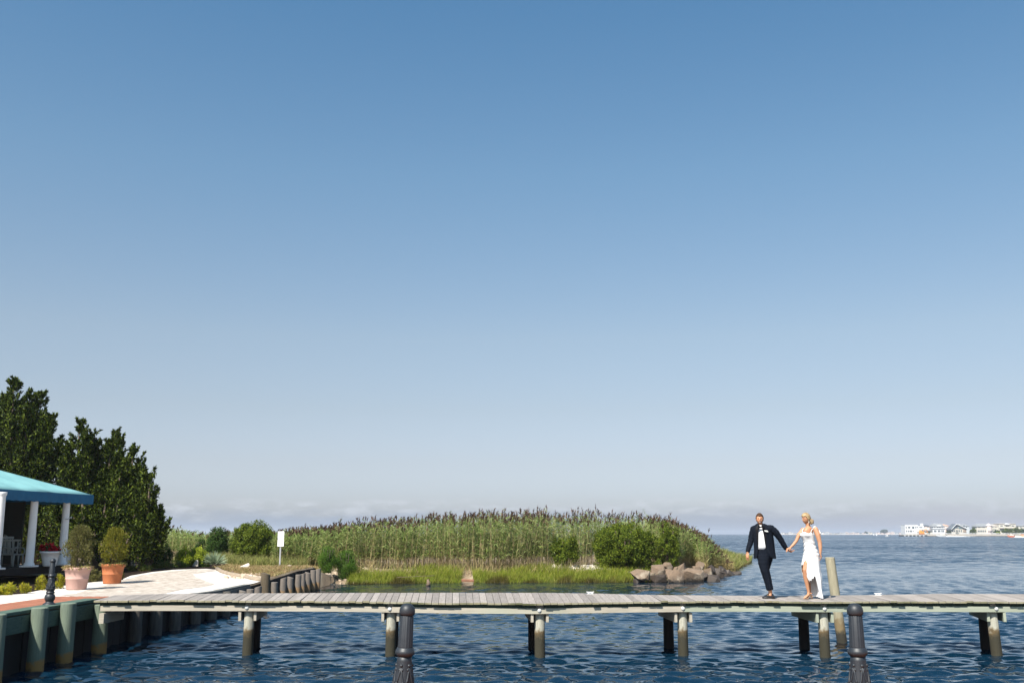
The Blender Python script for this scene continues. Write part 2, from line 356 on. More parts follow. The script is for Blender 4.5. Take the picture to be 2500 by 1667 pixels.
def ground_z(X, Y):
    X = np.asarray(X, float); Y = np.asarray(Y, float)
    d = signed_dist(X, Y, SHORE)
    pen = np.clip(-.25 + .26 * d, -1.2, .62 + .06 * vnoise(X, Y, .9, 2)) + .04 * vnoise(X, Y, 2.3, 1)
    left = np.where(X < -9.0, Lv(Y), -1.2)
    t = np.clip((Y - 45.5) / 6, 0, 1)
    xl = np.clip((-9.0 - X) / 8, 0, 1)
    up = pen + (.98 - pen) * xl * (d > -.5)
    z = np.where((Y < 46.5), left, np.where(X < -9.0, .98 * (1 - t * (1 - xl)) + t * (1 - xl) * np.maximum(pen, .35), pen))
    z = np.where((X < -9) & (Y > 46.5), np.maximum(z, up), z)
    return z
def gz(x, y): return float(ground_z(np.array([x]), np.array([y]))[0])
xs = np.concatenate([np.arange(-95, -40, 2.5), np.arange(-40, -9.4, .5), [-9.02, -8.98], np.arange(-8.6, 28, .4)])
ys = np.concatenate([np.arange(-12, 40, 1.0), np.arange(40, 46.4, .5), [46.49, 46.51], np.arange(46.9, 110, .45)])
GX, GY = np.meshgrid(xs, ys, indexing='ij'); GZ = ground_z(GX, GY)
GZ = np.where((GX < -9.0) & (GY < 46), GZ - .016 + .008 * vnoise(GX, GY, 1.2, 5), GZ)
nr, nc = GX.shape; i = np.arange(nr - 1)[:, None] * nc + np.arange(nc - 1)[None, :]
me = npmesh('ground', np.stack([GX, GY, GZ], -1).reshape(-1, 3), np.stack([i, i + nc, i + nc + 1, i + 1], -1).reshape(-1, 4), smooth=True)
ground_m = mat('sandy_soil', (.27, .20, .13), (.17, .12, .075), .95, 1.6, detail=8, bump=.8, bscale=8, dist=.04, c3=(.36, .29, .20), s3=.7)
struct(link('ground', me, ground_m))

def sheet(name, pts, z, m, sub=0):
    bm = bmesh.new(); vs = [bm.verts.new((p[0], p[1], z)) for p in pts]; f = bm.faces.new(vs)
    if f.normal.z < 0: f.normal_flip()
    bm.normal_update()
    if bm.faces[:][0].normal.z < 0: bmesh.ops.reverse_faces(bm, faces=bm.faces[:])
    bmesh.ops.triangulate(bm, faces=bm.faces[:])
    for yy in (23, 24.5, 26, 27.5, 29, 30, 31.5, 33, 34.5, 36, 37.5, 39, 40.5, 42, 43): bmesh.ops.bisect_plane(bm, geom=bm.verts[:] + bm.edges[:] + bm.faces[:], plane_co=(0, yy, 0), plane_no=(0, 1, 0))
    for v in bm.verts: v.co.z = z - PZ + float(Lv(v.co.y))
    me = bpy.data.meshes.new(name); bm.to_mesh(me); bm.free(); return link(name, me, m)
g = lambda x, y: tuple(PL(x, y)[:2])
# crushed shell court, the flagstone path through it, the brick walk along the bulkhead
court = [(-9.32, -8), (-9.32, 23.6), (-9.03, 24), (-9.03, 33.5), g(640, 1417), g(598, 1409), g(560, 1402), g(540, 1396), g(531, 1391), g(505, 1388), g(430, 1390), g(370, 1396), g(318, 1405), g(296, 1415), g(238, 1419), g(150, 1428), g(100, 1440), g(0, 1452), (-24, 22), (-24, -8)]
struct(sheet('shell_court', court, PZ + .004, shell))
pavp = [g(262, 1458), g(205, 1460), g(150, 1452), g(215, 1440), g(260, 1428), g(300, 1416), g(345, 1404), g(400, 1395), g(470, 1390.5), g(520, 1390), g(530, 1393), g(495, 1398), g(470, 1402), g(482, 1410), g(505, 1419), g(525, 1426), g(500, 1432), g(450, 1438), g(400, 1449), g(330, 1456)]
struct(sheet('flagstone_path', pavp, PZ + .009, paver))
bm_ = MB()
for iy in range(0, 168):
    y = -8 + iy * .19
    if y > 24: break
    for ix in range(13):
        x = -10.6 + ix * .1 + (0)
        bm_.box((x + .047, y + (.095 if ix % 2 else 0), PZ - .02), (.094, .184, .07))
struct(bm_.build('brick_walk', brick))
bm_ = MB()      # curb of the court along the dry bank
cur = [PL(x, y) + Vector((0, 0, .03)) for x, y in ((530, 1390), (541, 1397), (560, 1403), (598, 1410), (618, 1415), (636, 1418))]
bm_.tube(cur, .09, 8)
tag(bm_.build('timber_edging', mat('edging_wood', (.33, .26, .19), (.22, .17, .12), .9, 3, bump=.4)), 'curved tan timber edging between the white shells and the dry grass bank', 'edging')
# planting beds
bed1 = [g(-60, 1466), g(0, 1453), g(70, 1446), g(110, 1438), g(150, 1430), g(205, 1424), g(205, 1412), g(120, 1404), g(0, 1412), g(-60, 1418)]
struct(sheet('planting_bed', bed1, PZ + .014, mulch))
bed2 = [g(212, 1421), g(296, 1415), g(318, 1405), g(370, 1396), g(430, 1390), g(505, 1388), g(531, 1390), g(540, 1378), g(520, 1366), g(380, 1364), g(250, 1372), g(200, 1395)]
struct(sheet('planting_bed', bed2, PZ + .012, mulch))
# near promenade the photographer stands on
nb = MB()
nb.box((16, -2.2, PZ - .55), (50, 19.6, 1.1))
near = struct(nb.build('near_promenade', brick))

# ------------------------------------------------------------------ bulkhead on the left
bk = thing('bulkhead', 'dark timber bulkhead with green cap timbers holding up the brick walk on the left', 'bulkhead', (-9, 0, 0))
m = MB()
y = 7.8
while y < 46.6:
    hh_ = float(Lv(y)) - .05; m.box((-.0 + random.uniform(-.012, .012), y, (hh_ - 1.2) / 2), (.06, .215, hh_ + 1.2)); y += .225
m.build('sheet_wall', dark_wood, bk)
m = MB(); y = 7.8
while y < 22.9:
    L = 3.6; m.box((-.06, y + L / 2, PZ + .045), (.36, L - .01, .06)); m.box((.10, y + L / 2, PZ - .16), (.09, L - .01, .30)); y += L
    if y + 3.6 > 23.4: break
m.build('cap_timber', green_wood, bk, bevel=.008)
m = MB()
for a_, b_ in ((23.6, 25.4), (25.4, 27.2), (27.2, 29), (29, 31), (31, 33), (33, 34.8)):
    z0_, z1_ = float(Lv(a_)), float(Lv(b_))
    for x0_, x1_, d0, d1 in ((.05, .13, -.26, -.03), (-.12, .10, -.025, .03)):
        m.hexa([(x0_, a_, z0_ + d0), (x1_, a_, z0_ + d0), (x1_, b_ - .01, z1_ + d0), (x0_, b_ - .01, z1_ + d0)], [(x0_, a_, z0_ + d1), (x1_, a_, z0_ + d1), (x1_, b_ - .01, z1_ + d1), (x0_, b_ - .01, z1_ + d1)])
m.build('far_cap_timber', bulk_wood, bk, bevel=.006)
def pile_mesh(r, z0, z1, seed, cut=0, mi=0, lean=(0, 0), n=20):
    m = MB(); rs = []; g = random.Random(seed); a0 = g.random() * 6
    zs = [z0 + (z1 - z0) * i / 12 for i in range(13)]
    for z in zs:
        k = (z - z0) / (z1 - z0); rr = r * (1.06 - .12 * k)
        rs.append([Vector((rr * (1 + .035 * math.sin(3 * a + a0 + z) + .02 * math.sin(7 * a - z * 2)) * math.cos(a) + lean[0] * (z - z0),
                           rr * (1 + .035 * math.sin(2 * a + a0 - z)) * math.sin(a) + lean[1] * (z - z0), z + (cut * math.cos(a) * rr if z == zs[-1] else 0))) for a in [2 * math.pi * j / n for j in range(n)]])
    rt = [Vector((v.x * .86 + lean[0] * (z1 - z0) * .14, v.y * .86 + lean[1] * (z1 - z0) * .14, v.z + .02)) for v in rs[-1]]
    m.rings(rs, caps=False); m.rings([rs[-1], [v - Vector((0, 0, .008)) for v in rt]], caps=False, smooth=False); m.add([v - Vector((0, 0, .008)) for v in rt], [tuple(range(len(rt)))]); return m
def pile_material(name, top, mid, low, z_mid, z_low, **kw):
    """bands of weathering: dry top, stained and weedy tide zone"""
    mm = mat(name, top, **kw) if kw else mat(name, top, tuple(c * .72 for c in top), .85, 3, bump=.6, bscale=8, stretch=(9, 9, 1.1), dist=.022); t = mm.node_tree; b = t.nodes['Principled BSDF']
    src = b.inputs['Base Color'].links[0].from_socket
    tcn = N(t, 'ShaderNodeTexCoord'); s = N(t, 'ShaderNodeSeparateXYZ'); t.links.new(tcn.outputs['Object'], s.inputs[0])
    q = N(t, 'ShaderNodeTexNoise', Scale=9.0, Detail=5.0); t.links.new(tcn.outputs['Object'], q.inputs['Vector'])
    ad = N(t, 'ShaderNodeMath', operation='MULTIPLY_ADD'); ad.inputs[1].default_value = .35; t.links.new(q.outputs['Fac'], ad.inputs[0]); t.links.new(s.outputs['Z'], ad.inputs[2])
    for z, c, w in ((z_mid, mid, .05), (z_low, low, .07)):
        r = N(t, 'ShaderNodeMapRange'); r.inputs['From Min'].default_value = z + .17 - w; r.inputs['From Max'].default_value = z + .17 + w
        r.inputs['To Min'].default_value = 1; r.inputs['To Max'].default_value = 0; t.links.new(ad.outputs[0], r.inputs['Value'])
        x = N(t, 'ShaderNodeMix', data_type='RGBA'); t.links.new(r.outputs[0], x.inputs['Factor']); t.links.new(src, x.inputs['A']); x.inputs['B'].default_value = (*c, 1); src = x.outputs['Result']
    t.links.new(src, b.inputs['Base Color']); return mm
pile_green = pile_material('green_treated_pile', (.165, .205, .15), (.30, .17, .05), (.04, .03, .016), .20, .02)
pile_pale = pile_material('pale_treated_pile', (.44, .42, .34), (.15, .10, .045), (.032, .028, .015), .55, .47)
for i, (yy, top) in enumerate(((9.6, 1.12), (11.4, 1.12), (13.2, 1.12), (15.1, 1.12), (17.4, 1.12), (18.95, 1.12), (20.15, 1.12), (21.8, .98))):
    o = pile_mesh(.155, -1.2, top, i, n=24).build('pile', pile_green, bk); o.location = (.30, yy, 0)
for i, x_ in enumerate((340, 390, 436, 485, 525, 558)):
    c = -8.75 * F / (x_ - 1250); o = pile_mesh(.15, -1.2, min(.86, float(Lv((c + .28) / cp)) - .04), 20 + i).build('pile', grey_wood, bk); o.location = (.20, (c + .28) / cp, 0); o['label'] = 'grey weathered pile under the jetty'
# stub piles going away along the water's edge
stubs = [(592, .64), (611, .65), (631, .67), (652, 1.07), (672, .71), (691, .80), (709, .78), (726, .83), (740, .82), (753, .83), (766, .89), (775, .91)]
words = ['first short grey stub pile beside the end of the white shells, just above the deck', 'second short grey stub pile beside the end of the white shells', 'pale flat-topped stub pile just left of the tall dark pile', 'tall dark mossy-topped pile at the corner of the shell court',
         'squat pale stub pile just right of the tall dark pile', 'second stub pile right of the tall dark pile', 'third stub pile right of the tall dark pile', 'fourth stub pile right of the tall dark pile',
         'fifth stub pile right of the tall dark pile', 'third stub pile from the muddy far end of the row', 'second last stub pile before the muddy bank', 'last stub pile of the row, against the muddy bank']
stub_m = pile_material('weathered_stub_pile', (.19, .16, .135), (.24, .15, .075), (.06, .045, .03), .36, .06)
moss_m = pile_material('mossy_tall_pile', (.10, .075, .045), (.12, .085, .05), (.05, .04, .03), .42, .12)
for i, ((x_, top), lb) in enumerate(zip(stubs, words)):
    c = 8.72 * F / (1250 - x_)
    m = pile_mesh(.128 if i != 3 else .165, -1.2, top, 50 + i, cut=.25 * (i % 3 - 1), lean=(random.uniform(-.02, .02), random.uniform(-.02, .02)))
    o = m.build('timber_pile', moss_m if i == 3 else stub_m); o.location = (-8.72, (c + .3) / cp, 0); tag(o, lb, 'pile', 'stub piles along the water')

# ------------------------------------------------------------------ jetty
DZ = 1.10
front = [(-40, 1466), (240, 1465.5), (400, 1464.5), (600, 1465.5), (850, 1467), (1069, 1470.5), (1300, 1472.3), (1350, 1471.8), (1500, 1469), (1700, 1467), (1850, 1466.5), (2000, 1468), (2200, 1467), (2500, 1468), (2900, 1469)]
back = [(-40, 1452), (300, 1452), (380, 1449.5), (600, 1447.5), (850, 1446.5), (1100, 1446), (1350, 1446.5), (1450, 1448), (1600, 1451.5), (1850, 1453.5), (2000, 1453), (2100, 1452), (2300, 1448.5), (2500, 1449.5), (2900, 1450)]
def lerp(tab, x):
    for (x0, y0), (x1, y1) in zip(tab, tab[1:]):
        if x <= x1: return y0 + (y1 - y0) * (x - x0) / (x1 - x0)
    return tab[-1][1]
def deck_pt(X, v):              # v=0 front edge, 1 back edge; line of the jetty with its sag
    Y0 = 20.85; xp = 1250 + F * X / 20.2
    Yf = P(xp, lerp(front, xp), DZ)[1]; Yf = .35 * Yf + .65 * 21.05; zf = PD(xp, lerp(front, xp), Yf)[2]
    th = lerp([(0, -.17), (300, -.165), (860, -.085), (1345, -.03), (1525, .0), (1810, .05), (2330, .13), (3000, .16)], xp)
    Wd = 1.95; Xb = X + Wd * th; Yb = Yf + Wd
    xb = 1250 + F * Xb / (Yb * cp - .27); zb = PD(xb, lerp(back, xb), Yb)[2]
    return Vector((X + (Xb - X) * v, Yf + (Yb - Yf) * v, zf + (zb - zf) * v))
pier = thing('jetty', 'long weathered grey plank jetty on round piles crossing the water', 'jetty', (0, 0, 0))
m = MB(); X = -8.62; k = 0; XE = 15.5
while X < XE:
    w = .1425; a = deck_pt(X, 0); b = deck_pt(X + w - .006 - random.uniform(0, .004), 0); c = deck_pt(X + w - .008, 1); d = deck_pt(X, 1)
    j = random.uniform(-.045, .02); e = random.uniform(-.02, .03); up = random.choice((0, 0, 0, .005, .010, .0, .018 if random.random() < .3 else 0))
    dirn = (d - a).normalized(); a += dirn * j; b += dirn * j; c += dirn * e; d += dirn * e
    for q in (a, b): q.z += up
    t = Vector((0, 0, -.038)); m.hexa([a + t, b + t, c + t, d + t], [a, b, c, d]); m.m[-4] = 1; X += w; k += 1
m.build('deck', [deck_wood, moss_edge], pier, bevel=.003)
def run(name, v, dy, z0, z1, th, mtl, segs, bevel=.006):
    m = MB()
    for (x0, x1) in segs:
        n = max(1, int((x1 - x0) / .8)); 
        for i in range(n):
            xa = x0 + (x1 - x0) * i / n; xb = x0 + (x1 - x0) * (i + 1) / n
            pa = deck_pt(xa, v); pb = deck_pt(xb, v)
            B = [Vector((pa.x, pa.y + dy, pa.z + z0)), Vector((pb.x, pb.y + dy, pb.z + z0)), Vector((pb.x, pb.y + dy + th, pb.z + z0)), Vector((pa.x, pa.y + dy + th, pa.z + z0))]
            T = [q + Vector((0, 0, z1 - z0)) for q in B]; o = len(m.v); m.v += [tuple(q) for q in B + T]
            fs = [(3, 2, 1, 0), (4, 5, 6, 7), (0, 1, 5, 4), (2, 3, 7, 6)]
            if i == 0: fs.append((3, 0, 4, 7))
            if i == n - 1: fs.append((1, 2, 6, 5))
            for f in fs: m.f.append(tuple(q + o for q in f)); m.m.append(0); m.sm.append(False)
    return m.build(name, mtl, pier)
PX = [604, 955, 1317, 1667, 2010, 2427, 2850]
def pileX(x_): return (x_ - 1250) / F * 20.55
cuts = [-8.5] + [pileX(x_) for x_ in PX] ; cuts[-1] = XE
segs = [(a + .004, b - .004) for a, b in zip(cuts, cuts[1:])]
run('joist', 0, .15, -.20, -.040, .05, green_wood, [(-8.55, XE)])
beam_green = mat('greenish_beam_wood', (.34, .36, .28), (.25, .27, .205), .85, 2.6, bump=.5, bscale=8, stretch=(.6, 12, 14), dist=.006)
run('front_beam', 0, .05, -.212, -.104, .06, beam_wood, segs[:4]); run('front_beam', 0, .05, -.212, -.104, .06, beam_green, segs[4:])
run('rear_beam', 1, -.22, -.235, -.040, .06, green_wood, [(-8.5, XE)])
run('middle_joist', .5, 0, -.20, -.041, .06, green_wood, [(-8.5, XE)])
bolt_m = mat('weathered_bolt', (.62, .62, .60), (.50, .50, .48), .6)
for i, x_ in enumerate(PX):
    X = pileX(x_); a = deck_pt(X, 0)
    lean = (.035 if x_ > 2300 else 0)
    o = pile_mesh(.108, -1.2, a.z - .06, 90 + i, lean=(-lean, 0)).build('pile', pile_pale, pier); o.location = (X + lean * 1.3, a.y + .232, 0)
    xr = {604: 635, 955: 966, 1317: 1301, 1667: 1625, 2010: 1949, 2427: 2383, 2850: 2790}[x_]
    b = deck_pt(X, 1); Xr = (xr - 1250) / F * (b.y - .3) * cp * 1.0
    o = pile_mesh(.115, -1.2, b.z - .25, 110 + i).build('pile', dark_wood, pier); o.location = (Xr, b.y - .32, 0)  # near-black colour puts the shade under the deck onto the rear pile
    # paired cross beams either side of each pair of piles
    p0 = Vector((X, a.y + .09, 0)); p1 = Vector((Xr, b.y - .05, 0)); L = (p1 - p0).length; an = math.atan2(p1.y - p0.y, p1.x - p0.x)
    for s in (-1, 1):
        q = MB(); q.box((0, 0, 0), (L, .055, .19)); o = q.build('cross_beam', beam_wood if x_ < 1700 else beam_green, pier, bevel=.004)
        nrm = Vector((-math.sin(an), math.cos(an), 0)) * s * .155
        o.location = (p0 + p1) / 2 + nrm + Vector((0, 0, (a.z + b.z) / 2 - .335)); o.rotation_euler = (0, 0, an)
    q = MB(); q.ball((0, 0, 0), (.042, .02, .042)); o = q.build('bolt_cap', bolt_m, pier); o.location = (X - .01, a.y + .045, a.z - .145)
q = MB(); q.box((-8.42, deck_pt(-8.4, 0).y + .5, DZ - .34), (.10, 1.1, .2)); q.build('end_beam', beam_wood, pier)
for x_, yb in ((1459, 1449), (2197, 1449)):
    X = (x_ - 1250) / F * 22.3; 
    p = deck_pt(X / 1.09, .93); c = MB(); c.tube([(-.08, 0, .045), (-.04, 0, .036), (.04, 0, .036), (.08, 0, .045)], [.007, .010, .010, .007], 8, ball=True)
    c.tube([(-.04, 0, 0), (-.035, 0, .035)], .010, 8); c.tube([(.04, 0, 0), (.035, 0, .035)], .010, 8); c.box((0, 0, .006), (.14, .05, .012))
    o = c.build('cleat', white_paint, pier); o.location = (p.x, p.y, p.z + .001)
# leaning mooring pile beyond the jetty
mo = pile_material('mooring_pile_wood', (.36, .32, .22), (.20, .15, .08), (.03, .028, .02), .50, .25)
for n_ in mo.node_tree.nodes: pass
a = PD(2026, 1361, 24.1); b = PD(2051, 1531, 24.1)
m = pile_mesh(.115, -1.4, a.z, 77, n=24, lean=((a.x - b.x) / (a.z - b.z), 0)); o = m.build('mooring_pile', mo)
o.location = (b.x - (b.z + 1.4) * (a.x - b.x) / (a.z - b.z), 24.1, 0); tag(o, 'tall round mooring pile leaning left beyond the jetty beside the bride', 'mooring pile')

# ------------------------------------------------------------------ bollards
def make_bollard(loc, label, lean=0):
    t = thing('bollard', label, 'bollard', loc, 0, 'black cast iron bollards'); k = .95 / 585
    def pr(l): return [(r * k, (640 - y) * k) for y, r in l[::-1]]
    MB().lathe(pr([(55, .5), (56, 12), (60, 20), (67, 28), (76, 33), (86, 35), (96, 35), (104, 33), (107, 27)]), n=32).build('cap', iron, t)
    fl = lambda j, n, z: 1 - .055 * (1 if (j % 4) in (0,) else 0)
    MB().lathe(pr([(106, 27.5), (110, 29.5), (240, 33), (246, 34)]), n=64, mod=fl).build('fluted_shaft', iron, t)
    MB().lathe(pr([(243, 33), (246, 37), (252, 38), (255, 41), (264, 43), (272, 42), (277, 36), (282, 33)]), n=32).build('collar', iron, t)
    MB().lathe(pr([(280, 32), (300, 33), (350, 38), (400, 45), (425, 48), (435, 50), (440, 43), (452, 43), (456, 50), (470, 52), (476, 40), (486, 50), (500, 58), (520, 62), (545, 57), (560, 48), (572, 44), (582, 52), (592, 70), (602, 78), (606, 78), (608, 84), (622, 86), (624, 90), (640, 91)]), n=40).build('base', iron, t)
    o = MB()
    def at(a, y, r): return Vector((math.cos(a) * r * k, math.sin(a) * r * k, (640 - y) * k))
    for q in range(6):
        a = q * math.pi / 3 + .25
        o.ball(at(a, 318, 34), .0125, 10, 7); o.ball(at(a - .18, 336, 35), (.0095, .0095, .013), 8, 6); o.ball(at(a + .18, 336, 35), (.0095, .0095, .013), 8, 6)
        for s in (-1, 1):
            o.tube([at(a, 322, 34), at(a + s * .12, 350, 38), at(a + s * .28, 380, 43), at(a + s * .52, 402, 47)], [.006, .007, .008, .010], 6)
        for w in range(9):
            b = a + math.pi / 6 + random.uniform(-.38, .38); yy = 402 + random.uniform(-12, 20)
            o.ball(at(b, yy, 46 + (yy - 400) * .12), (random.uniform(.007, .014),) * 3, 7, 5)
        for w in range(3):
            b = a + w * .3; o.tube([at(b, 425, 49), at(b + .1, 412, 51), at(b + .22, 420, 49)], [.005, .008, .003], 5)
    o.build('swag_ornament', iron, t)
    t.rotation_euler = (0, lean, 0); return t
b0 = make_bollard((-.79, 7.42, PZ), 'nearest left black cast iron bollard, leaning slightly right, cut by the bottom edge', lean=R(2.2))
b1 = dup(b0, (2.475, 7.42, PZ), .4, 'nearest right black cast iron bollard below the bride, cut by the bottom edge')
b1.rotation_euler = (0, 0, .4)
p = P(120, 1478, PZ + .05)
b2 = dup(b0, (p.x, p.y, PZ + .015), .8, 'small far black bollard standing whole on the brick walk before the pink pot')
# ------------------------------------------------------------------ foliage builders
def leaf_quads(C, D, L, Wd, bend=0.0, rg=rng, Nn=None):
    """one pointed leaf per row: centre base C, direction D, length L, width Wd -> diamond quads"""
    n = len(C); D = D / np.linalg.norm(D, axis=1, keepdims=True)
    r = rg.normal(size=(n, 3))
    if Nn is not None: r = Nn / (np.linalg.norm(Nn, axis=1, keepdims=True) + 1e-9) + rg.normal(size=(n, 3)) * .45; D = D - r * (D * r).sum(1, keepdims=True) / (r * r).sum(1, keepdims=True) * .8; D = D / (np.linalg.norm(D, axis=1, keepdims=True) + 1e-9)
    s = np.cross(D, r); s /= np.linalg.norm(s, axis=1, keepdims=True) + 1e-9
    L = np.broadcast_to(L, n)[:, None]; Wd = np.broadcast_to(Wd, n)[:, None]
    mid = C + D * L * .45
    V = np.stack([C, mid + s * Wd / 2, C + D * L, mid - s * Wd / 2], 1).reshape(-1, 3)
    return V, np.arange(4 * n).reshape(-1, 4)
def unit(n, rg=rng):
    v = rg.normal(size=(n, 3)); return v / np.linalg.norm(v, axis=1, keepdims=True)
def bush_mesh(name, rx, ry, rz, clumps, per, leaf, wid, up=.3, lobes=6, flat=.0, csize=.22, seed=0):
    """lobed crown: sub-ellipsoids carry clumps of leaves pointing outwards; origin at the foot"""
    g = np.random.default_rng(seed); Vs = []; Fs = []; o = 0
    lc = unit(lobes, g); lc[:, :2] /= np.linalg.norm(lc[:, :2], axis=1, keepdims=True); lc *= np.array([.52, .52, 0]); lc[:, 2] = g.uniform(-.62, .5, lobes)
    lc = np.vstack([[0, 0, 0], lc]); lr = np.concatenate([[.90], g.uniform(.36, .50, lobes)])
    k = np.where(g.random(clumps) < .4, 0, g.integers(0, lobes + 1, clumps)); d = unit(clumps, g); rad = g.uniform(.75, 1.0, clumps) ** .5
    c = lc[k] + d * (lr[k] * rad)[:, None]
    keep = c[:, 2] > -1.0; c = c[keep]; d = d[keep]
    c3 = np.stack([c[:, 0] * rx, c[:, 1] * ry, (c[:, 2] * .5 + .5) * 2 * rz * .52 + .02], 1)
    n = len(c3); cs = g.uniform(.5, 1.4, n) * csize
    # gather the clumps into puffs with dark gaps between them
    nl = max(10, int(n / 20)); lump = c3[g.integers(0, n, nl)]; near_ = np.argmin(((c3[:, None, :] - lump[None]) ** 2).sum(-1), 1); fill = g.random(n) < .15
    pr_ = g.uniform(.75, 1.25, nl) * min(.30, .28 * (rx + rz * .5)) * .8; du = unit(n, g); pc = lump[near_] + du * (pr_[near_] * g.random(n) ** .33)[:, None]; mid_ = np.array([0, 0, rz * .5])
    c3 = np.where(fill[:, None], c3 * .9, pc); c3[:, 2] = np.maximum(c3[:, 2], .03); cs = cs * .55; d = np.where(fill[:, None], d, du * .75 + (lump[near_] - mid_) / (np.linalg.norm(lump[near_] - mid_, axis=1, keepdims=True) + 1e-6) * .55)
    off = unit(n * per, g).reshape(n, per, 3) * (g.random((n, per, 1)) ** .5) * cs[:, None, None]
    C = (c3[:, None, :] + off).reshape(-1, 3); C[:, 2] = np.maximum(C[:, 2], .02)
    D = np.repeat(d, per, 0) * .8 + unit(n * per, g) * .8 + off.reshape(-1, 3) / csize * .8; D[:, 2] += up
    V, Fq = leaf_quads(C, D, leaf * g.uniform(.6, 1.3, len(C)), wid * g.uniform(.7, 1.2, len(C)), rg=g, Nn=np.repeat(d, per, 0))
    return npmesh(name, V, Fq)
def stems_mesh(h, spread, n, r=.02, seed=0):
    g = random.Random(seed); m = MB()
    for i in range(n):
        a = g.random() * 6.28; k = g.uniform(.3, 1) * spread
        m.tube([(math.cos(a) * .04 * n ** .5, math.sin(a) * .04 * n ** .5, -.05), (math.cos(a) * k * .5, math.sin(a) * k * .5, h * .5), (math.cos(a) * k, math.sin(a) * k, h)], [r, r * .7, r * .3], 6)
    return m
bayb = leafmat('bayberry_leaf', [(.035, .062, .008), (.08, .12, .012), (.14, .18, .018), (.21, .245, .026)], trans=.3)
bayd = leafmat('dark_bush_leaf', [(.022, .050, .010), (.04, .08, .014), (.06, .11, .018)], trans=.25)
feath = leafmat('feathery_shrub_leaf', [(.06, .13, .018), (.09, .17, .022), (.12, .21, .03)], trans=.35)
cedar_l = leafmat('cedar_spray', [(.006, .013, .003), (.018, .032, .005), (.055, .08, .009), (.13, .16, .018)], trans=.12)
hedge_l = leafmat('yellow_green_leaf', [(.20, .26, .02), (.30, .36, .03), (.38, .42, .04)], trans=.35)
yel_l = leafmat('yellow_shrub_leaf', [(.20, .24, .02), (.36, .34, .03), (.46, .38, .03), (.10, .14, .015)], trans=.3)
jun_l = leafmat('juniper_leaf', [(.06, .10, .02), (.10, .15, .02), (.16, .18, .04), (.18, .12, .05)], trans=.2)
yuc_l = leafmat('yucca_blade', [(.16, .22, .13), (.26, .32, .20), (.34, .40, .27)], trans=.15)
olive_l = leafmat('olive_shrub_leaf', [(.09, .095, .03), (.13, .125, .04), (.17, .15, .06), (.11, .12, .02)], trans=.3)
golden_l = leafmat('golden_shrub_leaf', [(.12, .13, .018), (.18, .17, .02), (.22, .19, .025), (.08, .11, .015)], trans=.3)
reed_l = leafmat('reed_leaf', [(.065, .12, .028), (.13, .20, .045), (.22, .29, .085), (.40, .44, .17), (.17, .235, .03)], trans=.35, low=(.36, .26, .12), zr=(.6, 1.4))
reed_s = leafmat('reed_stem', [(.20, .19, .08), (.34, .27, .14), (.42, .33, .17), (.16, .10, .05)], trans=.1)
plume_m = leafmat('reed_plume', [(.035, .02, .017), (.07, .038, .028), (.13, .075, .05), (.22, .15, .10)], trans=.3)
marsh_l = leafmat('marsh_grass_blade', [(.11, .16, .015), (.19, .245, .025), (.28, .31, .035), (.37, .35, .08)], trans=.4, low=(.085, .06, .02), zr=(.0, .28))
dry_l = leafmat('dry_grass_blade', [(.17, .19, .05), (.34, .26, .12), (.42, .31, .17), (.28, .16, .08), (.22, .24, .07)], trans=.3)
flower_m = leafmat('red_petal', [(.35, .01, .02), (.5, .015, .03), (.25, .005, .01)], trans=.2)

def bush(name, label, cat, x0, x1, ytop, D, m, base=None, group=None, deep=1.0, leaf=.085, wid=.05, dens=1.9, seed=0, lobes=9, csize=.21, up=.15):
    if base is not None and D < 46: D = PL((x0 + x1) / 2, 1303 + (H - PZ) * 2520 / (D - .3)).y; base = float(Lv(D))
    a = PD((x0 + x1) / 2, ytop, D); X = a.x; z0 = gz(X, D) if base is None else base
    rx = (x1 - x0) / 2 / F * (D * cp); h = a.z - z0
    t = thing(name, label, cat, (X, D, z0 - .03), random.random() * .3, group)
    area = rx * rx * deep + rx * h
    me = bush_mesh('foliage', rx * .93, rx * deep * .93, h / 1.04 * .86, int(150 * area * dens) + 40, 16, leaf, wid, seed=seed, lobes=lobes, csize=csize, up=up)
    fo = link('foliage', me, m, t)
    zmax = max(v.co.z for v in me.vertices); fo.scale = (1, 1, (h + .03) / zmax)
    xm = max(abs(v.co.x) for v in me.vertices); fo.scale[0] = rx / xm; fo.scale[1] = rx / xm
    stems_mesh(h * .8, rx * .6, 7, r=.012 + h * .012, seed=seed).build('stems', bark, t)
    return t
# wild shrubs on the spit
bush('bayberry_bush', 'big round bright green bush at the left end of the brown rocks', 'bush', 1440, 1604, 1270, 55.9, bayb, deep=.7, seed=1, lobes=10, dens=3.5)
bush('bayberry_bush', 'dark green bush behind the brown rocks, right of the big round bush', 'bush', 1590, 1668, 1268, 57.2, bayb, deep=.7, seed=2)
bush('bayberry_bush', 'medium green bush half sunk in the reeds left of the big round bush', 'bush', 1336, 1418, 1303, 55.6, bayb, deep=.6, seed=3)
bush('small_bush', 'small green tuft bush at the right foot of the big round bush', 'bush', 1592, 1622, 1360, 55.3, bayb, deep=.7, seed=4, dens=2)
bush('feathery_shrub', 'soft feathery bright green shrub just right of the signpost on the shore', 'shrub', 770, 832, 1323, 51.6, feath, deep=.8, seed=5, leaf=.13, wid=.024, up=.9, dens=2.6, lobes=5, csize=.34)
bush('feathery_shrub', 'darker feathery green shrub at the left edge of the marsh grass', 'shrub', 812, 882, 1332, 52.2, feath, deep=.8, seed=6, leaf=.13, wid=.024, up=.9, dens=2.6, lobes=5, csize=.34)
bush('green_bush', 'broad dark green bush left of the white signpost', 'bush', 562, 680, 1266, 57.5, bayb, deep=.7, seed=7, lobes=10, dens=4)
